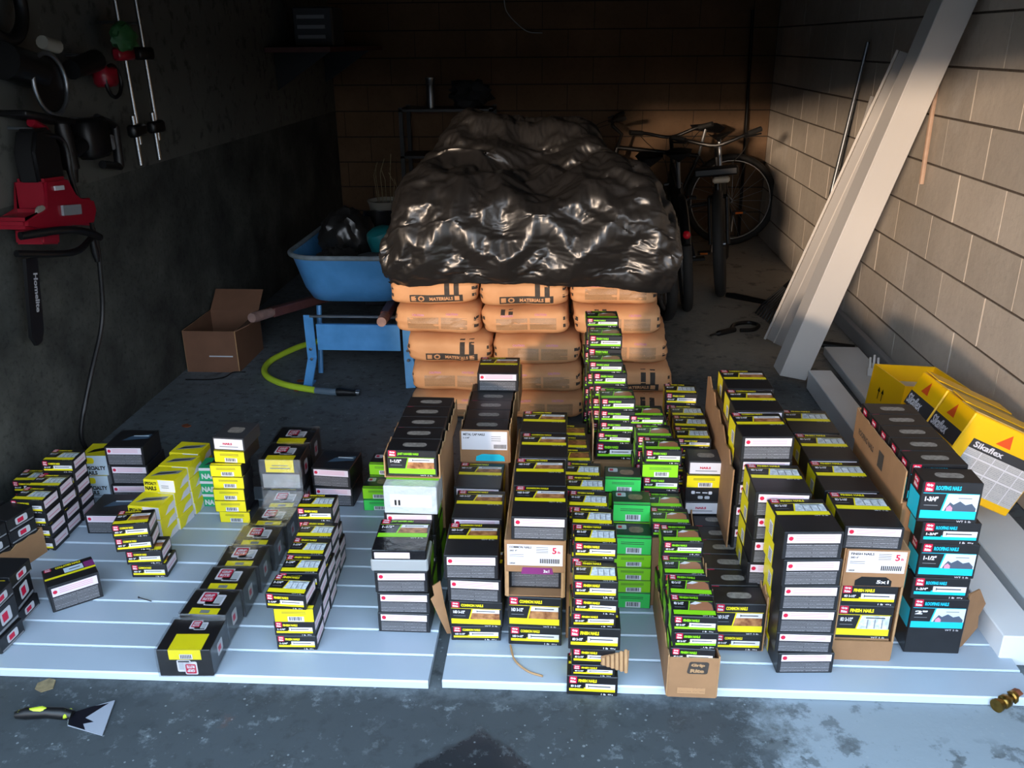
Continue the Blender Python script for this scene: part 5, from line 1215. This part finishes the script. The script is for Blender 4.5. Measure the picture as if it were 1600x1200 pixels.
tb_e = empty('trim_board', (1.12, 4.50, 0)); tag(tb_e, 'long white channel trim board leaning behind the thick post', 'board')
A_, B_ = Vector((1.125, 4.52, 0.012)), Vector((1.555, 4.37, 1.47))
y = (B_ - A_).normalized(); x = y.cross(Vector((-0.5, -0.86, 0))).normalized(); z = x.cross(y)
Mb = Matrix((x, y, z)).transposed().to_4x4(); Mb.translation = (A_ + B_) / 2 - Vector((1.12, 4.50, 0)); L_ = (B_ - A_).length
for nm, xx, ww, zz, tt, m_ in (('face_strip', 0.028, 0.05, 0.0, 0.02, 'trim_grey'), ('face_strip', -0.022, 0.044, -0.006, 0.012, 'trim_grey'), ('raised_lip', 0.001, 0.006, 0.008, 0.012, 'trim_white'), ('raised_lip', -0.05, 0.012, 0.006, 0.03, 'trim_white')):
    g = G(); g.box((xx, 0, zz), (ww, L_, tt), m_, Mb, ch=0.001); g.build(nm, tb_e)
beam('flat_strip', (1.36, 4.9, 0.02), (1.565, 4.83, 1.26), 0.02, 0.008, 'trim_grey', 'narrow grey strip leaning on the wall behind the trim board', 'strip', up=(-0.5, -0.86, 0))
g = G(); g.tube([(1.572, 4.03, 0.93), (1.575, 4.045, 1.2), (1.578, 4.05, 1.5)], 0.011, 'dowel', 8); o = g.build('wooden_dowel', None, True); tag(o, 'thin wooden dowel hanging on the block wall behind the post', 'dowel')
beam('box_beam', (1.195, 1.92, 0.047), (1.19, 3.88, 0.047), 0.105, 0.092, 'beam_grey', 'grey square trim beam lying at the right end of the panel', 'beam')
beam('flat_plank', (1.40, 1.92, 0.024), (1.43, 4.36, 0.024), 0.175, 0.045, 'beam_grey', 'wide flat grey plank lying along the right wall', 'plank')
beam('corner_trim', (1.575, 3.1, 0.04), (1.575, 5.0, 0.04), 0.035, 0.075, 'trim_grey', 'slim grey corner trim along the foot of the right wall', 'trim')
g = G(); g.tube([(1.27, 4.52, 0.02), (1.52, 4.42, 0.02)], 0.018, 'blackplastic', 8); o = g.build('black_bar', None, True); tag(o, 'short black bar on the floor behind the wide grey plank', 'bar')
g = G()
for k in range(3): g.box((0.018 * (k - 1), 0, 0.045 + 0.006 * (k % 2)), (0.011, 0.008, 0.09 + 0.012 * (k % 2)), 'trim_white', ch=0.002)
g.box((0, 0, 0.02), (0.056, 0.01, 0.04), 'trim_white', ch=0.002); o = g.build('plastic_clip', None, False, (1.455, 3.93, 0.0475), (R(-20), 0, R(-8))); tag(o, 'white three-pronged plastic clip on the wide grey plank', 'clip')
# ------------------------------------------------------------------ yellow sealant cartons tilted against the wall
def sealant(loc, tilt, rz, label, W_=0.30, D_=0.185, H_=0.262, opened=False, front_table=False):
    e = empty('sealant_carton', loc, (0, tilt, rz)); tag(e, label, 'carton', 'yellow sealant cartons')
    # local: x width, y depth (front -y), origin at the lower right front corner region
    x0, x1, y0, y1 = -W_, 0.0, 0.0, D_
    g = G()
    if not opened: g.box((-W_ / 2, D_ / 2, H_ / 2), (W_, D_, H_), 'sika_yellow', ch=0.004)
    else:
        t_ = 0.005
        g.box((-W_ / 2, t_ / 2, H_ / 2), (W_, t_, H_), 'sika_yellow'); g.box((-W_ / 2, D_ - t_ / 2, H_ / 2), (W_, t_, H_), 'sika_yellow'); g.box((-t_ / 2, D_ / 2, H_ / 2), (t_, D_ - 2 * t_, H_), 'sika_yellow'); g.box((-W_ + t_ / 2, D_ / 2, H_ / 2), (t_, D_ - 2 * t_, H_), 'sika_yellow'); g.box((-W_ / 2, D_ / 2, 0.0025), (W_ - 0.012, D_ - 0.012, 0.005), 'sika_top'); g.box((-W_ / 2, D_ / 2, H_ * 0.72), (W_ - 0.012, D_ - 0.012, 0.003), 'lightgrey')
    g.build('carton_body', e)
    if not opened:
        for s_ in (0, 1):
            g = G(); g.box((-W_ / 2, D_ * (0.26 + 0.48 * s_), H_ + 0.002), (W_ - 0.004, D_ * 0.48, 0.003), 'sika_yellow' if s_ else 'sika_top', Matrix.Translation((0, 0, 0.0)) @ Matrix.Rotation(R(2 if s_ else -1), 4, 'X')); g.build('top_flap', e)
    # left face: triangle mark, dark band with lettering
    xl = -W_ - 0.0006
    P3 = lambda y, z, k=0: (xl - 0.0004 * k, y, z)
    if not opened: g = G(); g.poly([P3(D_ * 0.70, H_ * 0.78), P3(D_ * 0.44, H_ * 0.78), P3(D_ * 0.54, H_ * 0.95)], 'sika_red'); g.build('triangle_mark', e)
    if opened:
        g = G(); g.poly([P3(0.10, 0.03), P3(0.015, 0.03), P3(0.015, 0.115), P3(0.10, 0.115)], 'fineprint_light'); g.build('paper_label', e)
        for k in range(2):
            g = G(); yy = 0.165 - 0.028 * k; g.poly([P3(yy, 0.12), P3(yy - 0.005, 0.12), P3(yy - 0.005, 0.15), P3(yy - 0.012, 0.15), P3(yy - 0.0025, 0.17), P3(yy + 0.007, 0.15), P3(yy, 0.15)], 'ink'); g.build('arrow_mark', e)
    else:
        g = G(); g.poly([P3(D_ * 0.99, H_ * 0.53), P3(0.004, H_ * 0.53), P3(0.004, H_ * 0.72), P3(D_ * 0.99, H_ * 0.72)], 'darkgrey'); g.build('dark_band', e)
        g = G(); put_text(g, 'Sikaflex', P3(D_ * 0.95, H_ * 0.56, 1), (0, -1, 0), (0, 0, 1), H_ * 0.13, 'white', D_ * 0.56, bold=0.03); g.build('lettering', e)
        f = lambda x, z, k=0: (x, -0.0006 - 0.0004 * k, z)
        g = G(); g.poly([f(-W_ * 0.62, H_ * 0.76), f(-W_ * 0.44, H_ * 0.76), f(-W_ * 0.50, H_ * 0.93)], 'sika_red'); g.build('triangle_mark', e)
        g = G(); g.poly([f(-W_ * 0.86, H_ * 0.60), f(-0.006, H_ * 0.60), f(-0.006, H_ * 0.72), f(-W_ * 0.86, H_ * 0.72)], 'darkgrey'); g.build('dark_band', e)
        g = G(); put_text(g, 'Sikaflex', f(-W_ * 0.82, H_ * 0.625, 1), (1, 0, 0), (0, 0, 1), H_ * 0.075, 'white', W_ * 0.36, bold=0.03); g.build('lettering', e)
        g = G(); g.poly([f(-W_ * 0.86, H_ * 0.10), f(-0.006, H_ * 0.10), f(-0.006, H_ * 0.60), f(-W_ * 0.86, H_ * 0.60)], 'fineprint_light')
        for k in range(1, 5): xx = -W_ * 0.86 + W_ * 0.85 * k / 5; g.poly([f(xx, H_ * 0.10, 1), f(xx + 0.003, H_ * 0.10, 1), f(xx + 0.003, H_ * 0.60, 1), f(xx, H_ * 0.60, 1)], 'white')
        for q in (0.34, 0.50): g.poly([f(-W_ * 0.86, H_ * q, 1), f(-0.006, H_ * q, 1), f(-0.006, H_ * (q + 0.018), 1), f(-W_ * 0.86, H_ * (q + 0.018), 1)], 'white')
        g.build('data_table', e)
    return e
sealant((1.405, 2.50, 0.115), R(25), R(4), 'nearest tilted yellow carton with white data table on its front', front_table=True, D_=0.175)
sealant((1.392, 2.68, 0.115), R(25), R(4), 'tilted yellow carton with dark band right behind the nearest one', D_=0.175)
sealant((1.46, 3.04, 0.102), R(5), R(8), 'open yellow carton at the far end of the tilted row', opened=True, W_=0.25, D_=0.24, H_=0.235)
# ------------------------------------------------------------------ small things on the floor in front
kn = empty('putty_knife', (-1.20, 1.60, 0)); tag(kn, 'wide putty knife with black and lime handle and paint-stained blade', 'putty knife')
K0 = Vector((-1.20, 1.60, 0))
g = G(); bl = [(-1.195, 1.592), (-1.185, 1.573), (-1.085, 1.546), (-1.113, 1.664), (-1.195, 1.617)]
g.mesh([Vector((x, y, z)) - K0 for z in (0.0035, 0.0055) for x, y in bl], [(4, 3, 2, 1, 0), (5, 6, 7, 8, 9)] + [(i, (i + 1) % 5, (i + 1) % 5 + 5, i + 5) for i in range(5)], 'knife_steel'); bl_ = g.build('blade', kn)
g = G(); st_ = [(-1.195, 1.594), (-1.185, 1.575), (-1.135, 1.561), (-1.15, 1.58), (-1.128, 1.588), (-1.155, 1.60), (-1.14, 1.625), (-1.122, 1.653), (-1.16, 1.638), (-1.195, 1.616)]
g.poly([Vector((x, y, 0.0058)) - K0 for x, y in st_], 'paint_black'); g.build('paint_stain', bl_)
g = G(); g.tube([Vector(p) - K0 for p in ((-1.325, 1.592, 0.014), (-1.30, 1.597, 0.016), (-1.25, 1.602, 0.016), (-1.215, 1.604, 0.013), (-1.19, 1.604, 0.008))], [0.009, 0.015, 0.013, 0.015, 0.012], 'blackplastic', 12); hd_ = g.build('handle', kn, True)
g = G(); g.tube([Vector(p) - K0 for p in ((-1.29, 1.597, 0.0235), (-1.262, 1.601, 0.0245), (-1.245, 1.603, 0.0225))], [0.007, 0.009, 0.004], 'knife_lime', 10); g.tube([Vector(p) - K0 for p in ((-1.315, 1.594, 0.0165), (-1.308, 1.595, 0.018))], 0.0095, 'knife_lime', 10); g.tube([Vector(p) - K0 for p in ((-1.2, 1.59, 0.012), (-1.205, 1.604, 0.020), (-1.2, 1.617, 0.012))], 0.005, 'knife_lime', 8); g.build('grip_inlay', hd_, True)
nz_e = empty('brass_nozzle', (1.10, 1.772, 0.0), (0, 0, R(-58))); tag(nz_e, 'tarnished brass hose nozzle lying at the right front', 'nozzle')
Mx = Matrix.Translation((0, -0.045, 0.0165)) @ Matrix.Rotation(R(-90), 4, 'X')
g = G(); g.lathe([(0.010, 0), (0.0165, 0.0), (0.0165, 0.008), (0.012, 0.012), (0.012, 0.02)], 'brass', 20, Mx); g.build('nozzle_tip', nz_e, True)
g = G(); g.lathe([(0.013, 0.02), (0.0165, 0.024), (0.0165, 0.04), (0.012, 0.045), (0.012, 0.055), (0.016, 0.058), (0.016, 0.068)], 'brass', 20, Mx); g.build('barrel', nz_e, True)
g = G(); g.lathe([(0.0155, 0.068), (0.0155, 0.085), (0.012, 0.085)], 'rust', 8, Mx); g.build('coupling', nz_e)
def flat(name, pts, z, t_, m_, label, cat):
    g = G(); n_ = len(pts); g.mesh([(x, y, zz) for zz in (z, z + t_) for x, y in pts], [tuple(range(n_))[::-1], tuple(range(n_, 2 * n_))] + [(i, (i + 1) % n_, (i + 1) % n_ + n_, i + n_) for i in range(n_)], m_); return tag(g.build(name), label, cat)
flat('dry_leaf', [(-1.345, 1.716), (-1.325, 1.735), (-1.305, 1.73), (-1.295, 1.70), (-1.318, 1.685), (-1.34, 1.695)], 0.001, 0.003, 'leaf_brown', 'dry brown leaf at the front edge of the left panel', 'leaf')
g = G(); g.tube([(-1.235, 2.058, BT + 0.003), (-1.19, 2.042, BT + 0.003)], 0.0016, 'darkgrey', 6); g.lathe([(0.0035, 0), (0.0035, 0.001)], 'darkgrey', 8, Matrix.Translation((-1.236, 2.058, BT + 0.003)) @ Matrix.Rotation(R(70), 4, 'Y')); o = g.build('loose_nail'); tag(o, 'single dark nail lying loose on the left panel', 'nail')
g = G(); g.tube(cr([(-0.135, 1.9, BT + 0.003), (-0.12, 1.84, BT + 0.004), (-0.085, 1.80, BT + 0.003), (-0.045, 1.782, BT + 0.003)], 6), 0.0028, 'kraft_edge', 6); o = g.build('paper_strip', None, True); tag(o, 'thin curved strip of torn paper below the purple tab tower', 'paper strip')
sc_ = empty('cardboard_scrap', (0.135, 1.742, 0.115), (R(-18), 0, R(4))); tag(sc_, 'torn ribbed cardboard scrap stuck on the foremost tower', 'cardboard')
for k in range(6):
    g = G(); x_ = -0.03 + 0.011 * k; h0 = 0.010 + 0.004 * k; g.box((x_, 0, 0), (0.0085, 0.006, 2 * h0), 'kraft_edge', ch=0.002); g.build('rib', sc_)
g = G(); g.mesh([(-0.036, 0.003, -0.009), (0.03, 0.003, -0.03), (0.034, 0.003, 0.026), (-0.036, 0.003, 0.012), (-0.036, 0.005, -0.009), (0.03, 0.005, -0.03), (0.034, 0.005, 0.026), (-0.036, 0.005, 0.012)], [(0, 1, 2, 3), (7, 6, 5, 4), (0, 4, 5, 1), (1, 5, 6, 2), (2, 6, 7, 3), (3, 7, 4, 0)], 'kraft'); g.build('backing', sc_)
for i, (x, y, r_, m_, lb) in enumerate(((-1.29, 3.87, 0.018, 'rust', 'rusty crumpled leaf inside the hose curl'), (-1.27, 3.745, 0.014, 'rust', 'small rust-brown leaf touching the hose'), (-1.63, 3.32, 0.02, 'rust', 'dark brown leaf on the floor by the left wall'), (0.97, 3.35, 0.03, 'leaf_brown', 'small pale debris patch right of the trim post foot'))):
    r0 = random.Random(i); flat('dry_leaf', [(x + r_ * r0.uniform(0.6, 1.2) * cos(a * pi / 4), y + r_ * r0.uniform(0.5, 1.1) * sin(a * pi / 4)) for a in range(8)], 0.001, 0.004, m_, lb, 'leaf')
# ------------------------------------------------------------------ tools hanging on the left wall
XW = XL
def on_wall(e, pts, r_, m_, nm, n_=10, o=None):
    g = G(); g.tube([Vector(p) - Vector(o) for p in pts], r_, m_, n_); return g.build(nm, e, True)
C0 = (-1.84, 2.93, 0.98); cs_e = empty('chainsaw', C0); tag(cs_e, 'red electric chainsaw with black guide bar hanging on the left wall', 'chainsaw')
def ycut(outline, t_, m_, nm, x=-1.84, parent=None, ch=0.0):
    """outline in (y,z) extruded along x"""
    g = G(); n_ = len(outline); vs_ = [(xx - C0[0], y - C0[1], z - C0[2]) for xx in (x - t_ / 2, x + t_ / 2) for y, z in outline]
    bm = bmesh.new(); vv = [bm.verts.new(v) for v in vs_]; bm.faces.new(vv[:n_][::-1]); bm.faces.new(vv[n_:])
    for i in range(n_): bm.faces.new((vv[i], vv[(i + 1) % n_], vv[(i + 1) % n_ + n_], vv[i + n_]))
    if ch: bmesh.ops.bevel(bm, geom=bm.edges[:], offset=ch, segments=2, affect='EDGES')
    bm.verts.index_update(); g.mesh([v.co[:] for v in bm.verts], [[v.index for v in f.verts] for f in bm.faces], m_); bm.free()
    return g.build(nm, parent or cs_e, True)
ycut([(2.74, 0.97), (2.87, 0.94), (3.02, 0.93), (3.16, 0.90), (3.20, 0.95), (3.19, 1.0), (3.1, 1.01), (3.06, 1.02), (3.045, 1.10), (2.90, 1.11), (2.89, 1.0), (2.75, 1.005)], 0.12, 'saw_red', 'motor_housing', ch=0.012)
ycut([(2.955, 0.975), (3.07, 0.96), (3.075, 0.995), (2.96, 1.01)], 0.01, 'midgrey', 'vent_panel', x=-1.776)
ycut([(2.94, 1.065), (2.995, 1.06), (2.995, 1.075), (2.94, 1.08)], 0.006, 'lightgrey', 'name_plate', x=-1.777)
ycut([(2.90, 1.09), (3.06, 1.08), (3.07, 1.2), (3.03, 1.27), (2.94, 1.27), (2.90, 1.2)], 0.075, 'blackplastic', 'rear_grip_body', ch=0.01)
on_wall(cs_e, cr([(-1.84, 3.05, 1.09), (-1.84, 3.085, 1.17), (-1.84, 3.06, 1.25), (-1.84, 2.98, 1.29)], 5), 0.016, 'saw_red', 'rear_handle', o=C0)
ycut([(2.83, 0.90), (2.93, 0.88), (2.945, 0.94), (2.84, 0.95)], 0.1, 'saw_red', 'sprocket_cover', ch=0.006)
on_wall(cs_e, cr([(-1.80, 2.73, 0.95), (-1.74, 2.88, 0.94), (-1.74, 3.02, 0.905), (-1.76, 3.14, 0.86)], 6), 0.014, 'blackplastic', 'front_handle', o=C0)
on_wall(cs_e, cr([(-1.80, 2.69, 0.90), (-1.76, 2.84, 0.865), (-1.76, 2.98, 0.845), (-1.78, 3.12, 0.862)], 6), 0.012, 'blackplastic', 'hand_guard', o=C0)
gb_ = ycut([(2.785, 0.86), (2.85, 0.85), (2.80, 0.60), (2.775, 0.565), (2.745, 0.562), (2.725, 0.60)], 0.012, 'ink', 'guide_bar')
g = G(); put_text(g, 'Homelite', Vector((-1.833, 2.806, 0.805)) - Vector(C0), (0, -0.20, -0.98), (0, 0.98, -0.2), 0.024, 'lightgrey', 0.135); g.build('lettering', gb_)
g = G(); g.lathe([(0, 0), (0.026, 0), (0.028, 0.012), (0, 0.016)], 'pail_white', 16, Matrix.Translation(Vector((-1.80, 2.86, 1.0)) - Vector(C0)) @ Matrix.Rotation(R(90), 4, 'Y')); g.build('oil_cap', cs_e, True)
on_wall(cs_e, cr([(-1.81, 2.99, 1.25), (-1.80, 3.09, 1.21), (-1.80, 3.10, 1.05), (-1.79, 3.16, 0.88), (-1.80, 3.17, 0.72), (-1.82, 3.15, 0.52), (-1.84, 3.02, 0.32), (-1.86, 2.93, 0.14), (-1.85, 2.95, 0.04)], 8), 0.009, 'blackplastic', 'power_cord', 8, C0)
on_wall(cs_e, [(-1.80, 3.155, 0.86), (-1.80, 3.16, 0.80), (-1.80, 3.165, 0.76)], [0.012, 0.015, 0.01], 'blackplastic', 'cord_connector', 8, C0)
ch_ = on_wall(cs_e, [(-1.97, 2.97, 1.275), (-1.83, 2.97, 1.268)], 0.006, 'steel', 'wall_hook', 8, C0)
# drills and saws: dark bodies on hooks
def tool(name, o, label, cat, parts):
    e = empty(name, o); tag(e, label, cat)
    for nm, kind, m_, a in parts:
        g = G()
        if kind == 'box': g.box(Vector(a[0]), a[1], m_, Matrix.Rotation(a[2], 4, 'X') if len(a) > 2 else None, ch=min(a[1]) * 0.22)
        elif kind == 'tube': g.tube(a[0], a[1], m_, 12)
        elif kind == 'ring': g.torus(a[1], a[2], m_, 30, 10, Matrix.Translation(a[0]) @ Matrix.Rotation(R(90), 4, 'Z'))
        elif kind == 'disc': g.lathe([(0, -a[2]), (a[1], -a[2]), (a[1], a[2]), (0, a[2])], m_, 28, Matrix.Translation(a[0]) @ Matrix.Rotation(R(90), 4, 'Y'))
        g.build(nm, e, True)
    return e
tool('cordless_drill', (-1.83, 3.15, 1.13), 'black drill hanging nose down right of the chainsaw grip', 'drill', [('motor_body', 'tube', 'blackplastic', ([(0, 0, 0.16), (0, 0, 0.1), (0, 0.01, -0.02)], [0.022, 0.03, 0.03])), ('chuck', 'tube', 'blackmetal', ([(0, 0.01, -0.02), (0, 0.012, -0.07)], [0.022, 0.014])), ('pistol_grip', 'tube', 'blackplastic', ([(0, 0.02, 0.03), (0, 0.11, 0.055)], [0.025, 0.028])), ('wall_hook', 'tube', 'steel', ([(-0.14, 0, 0.15), (0.0, 0, 0.15)], 0.006))])
tool('circular_saw', (-1.83, 3.04, 1.43), 'dark circular saw with steel blade guard on the left wall', 'saw', [('motor_body', 'tube', 'blackplastic', ([(0.0, -0.16, 0.06), (0, 0.02, 0.02)], 0.06)), ('blade_guard', 'ring', 'steel', ((0.04, 0.02, -0.02), 0.10, 0.008)), ('blade', 'disc', 'blackmetal', ((0.03, 0.02, -0.02), 0.095, 0.003)), ('side_grip', 'tube', 'pail_white', ([(0.05, 0.0, 0.115), (0.05, 0.085, 0.10)], [0.022, 0.024])), ('base_plate', 'box', 'blackmetal', ((0.0, 0.0, -0.13), (0.1, 0.3, 0.02), R(-10))), ('wall_hook', 'tube', 'steel', ([(-0.14, 0, 0.08), (0.0, 0, 0.08)], 0.006))])
tool('jigsaw', (-1.84, 3.47, 1.17), 'boxy black power tool with square handle on the left wall', 'saw', [('motor_body', 'box', 'blackplastic', ((0, -0.11, 0.03), (0.08, 0.16, 0.15))), ('handle_top', 'tube', 'blackplastic', ([(0, -0.05, 0.1), (0, 0.075, 0.06)], 0.017)), ('handle_side', 'tube', 'blackplastic', ([(0, 0.075, 0.06), (0, 0.065, -0.1)], 0.02)), ('handle_bottom', 'tube', 'blackplastic', ([(0, 0.065, -0.1), (0, -0.07, -0.075)], 0.016)), ('switch', 'box', 'midgrey', ((0.0, 0.01, 0.0), (0.03, 0.05, 0.06))), ('wall_hook', 'tube', 'steel', ([(-0.13, -0.1, 0.1), (0.0, -0.1, 0.1)], 0.006))])
def clamp(o, top, label, jaw_m):
    return tool('bar_clamp', o, label, 'clamp', [('steel_bar', 'tube', 'chrome', ([(0, 0, -0.48), (0, -0.03, top)], 0.009)), ('jaw', 'box', jaw_m, ((0.01, -0.04, -0.12), (0.04, 0.13, 0.05))), ('lower_jaw', 'box', 'blackmetal', ((0.01, -0.03, -0.42), (0.04, 0.11, 0.05))), ('screw', 'tube', 'chrome', ([(0.01, -0.05, -0.36), (0.01, -0.045, -0.56)], 0.011)), ('wall_hook', 'tube', 'steel', ([(-0.14, 0, 0.0), (0.0, 0, 0.0)], 0.006))])
clamp((-1.82, 3.70, 1.62), 0.35, 'chrome bar clamp hanging left of the other clamp', 'saw_red')
clamp((-1.82, 3.88, 1.62), 0.35, 'chrome bar clamp hanging nearer the corner on the left wall', 'blackmetal')
blob('work_glove', (-1.78, 3.62, 1.565), (0.04, 0.075, 0.055), 'tool_green', 3, 'crumpled green glove tucked on the clamps', 'glove', amp=0.4, sub=3)
tool('hose_reel', (-1.84, 2.95, 1.66), 'black coiled cable loop at the top left corner', 'cable', [('cable_loop', 'ring', 'blackplastic', ((0, 0, 0), 0.11, 0.022)), ('wall_hook', 'tube', 'steel', ([(-0.14, 0, 0.1), (0.0, 0, 0.1)], 0.006))])
tool('grinder', (-1.83, 3.42, 1.42), 'black angle grinder with red body on the left wall', 'grinder', [('motor_body', 'tube', 'blackplastic', ([(0, -0.14, 0.03), (0, 0.05, 0.06)], [0.035, 0.04])), ('gear_head', 'box', 'saw_red', ((0.0, 0.10, 0.0), (0.07, 0.1, 0.08))), ('disc_guard', 'ring', 'blackmetal', ((0.02, 0.12, -0.02), 0.06, 0.008)), ('wall_hook', 'tube', 'steel', ([(-0.13, 0, 0.08), (0.0, 0, 0.08)], 0.006))])
# ------------------------------------------------------------------ things in the dark at the back
sh_e = empty('wall_shelf', (-1.70, 6.5, 1.50)); tag(sh_e, 'dark wooden shelf on brackets in the back left corner', 'shelf')
g = G(); g.box((0, 0, 0), (0.42, 1.6, 0.03), 'wood_handle'); g.build('board', sh_e)
for y in (-0.6, 0.6): g = G(); g.prism([(-0.21, -0.015), (0.15, -0.015), (-0.21, -0.25)], 0.02, 'blackmetal', Matrix.Translation((0, y, 0))); g.build('bracket', sh_e)
e_ = empty('tool_case', (-1.66, 6.1, 1.516)); tag(e_, 'grey slatted tool case standing on the dark shelf', 'case')
g = G(); g.box((0, 0, 0.12), (0.26, 0.3, 0.24), 'darkgrey', ch=0.01); g.build('case_body', e_)
for k in range(3): g = G(); g.box((0.02 - 0.03, -0.152, 0.06 + 0.06 * k), (0.18, 0.006, 0.022), 'midgrey'); g.build('slat', e_)
e_ = empty('tall_rack', (-0.95, 7.1, 0)); tag(e_, 'dark metal rack against the back wall behind the sheet', 'rack')
for x in (-0.35, 0.35):
    for y in (-0.17, 0.17): g = G(); g.box((x, y, 0.535), (0.03, 0.03, 1.07), 'blackmetal'); g.build('upright', e_)
for z in (0.3, 0.7, 1.05): g = G(); g.box((0, 0, z), (0.73, 0.37, 0.02), 'blackmetal'); g.build('rack_shelf', e_)
g = G(); g.lathe([(0, 0), (0.032, 0), (0.032, 0.165), (0.03, 0.17), (0.034, 0.175), (0.036, 0.225), (0, 0.228)], 'steel', 18); o = g.build('spray_can', None, True, (-1.08, 7.05, 1.061)); tag(o, 'slim metal can standing alone on the dark rack', 'can')
blob('dark_bundle', (-0.78, 7.08, 1.16), (0.16, 0.12, 0.1), 'cloth_dark', 4, 'dark cloth bundle on the rack behind the sheet', 'bundle', amp=0.5, sub=3)
g = G(); g.tube(cr([(-0.52, 7.32, 1.86), (-0.50, 7.32, 1.76), (-0.42, 7.32, 1.67), (-0.33, 7.32, 1.61), (-0.22, 7.32, 1.60)], 6), 0.004, 'lightgrey', 6); o = g.build('loose_wire', None, True); tag(o, 'thin pale wire dangling on the back wall', 'wire')
g = G(); g.tube([(1.42, 7.25, 0.0), (1.41, 7.28, 0.8), (1.39, 7.32, 1.75)], 0.014, 'blackmetal', 8); o = g.build('tall_pole', None, True); tag(o, 'tall dark pole leaning in the back right corner', 'pole')

g = G(); g.tube(cr([(-1.86, 3.86, 0.004), (-1.74, 3.865, 0.004), (-1.68, 3.9, 0.004), (-1.66, 3.97, 0.004), (-1.60, 3.975, 0.004)], 5), 0.0035, 'blackplastic', 6); o = g.build('loose_wire', None, True); tag(o, 'thin black wire lying on the floor before the cardboard box', 'wire')
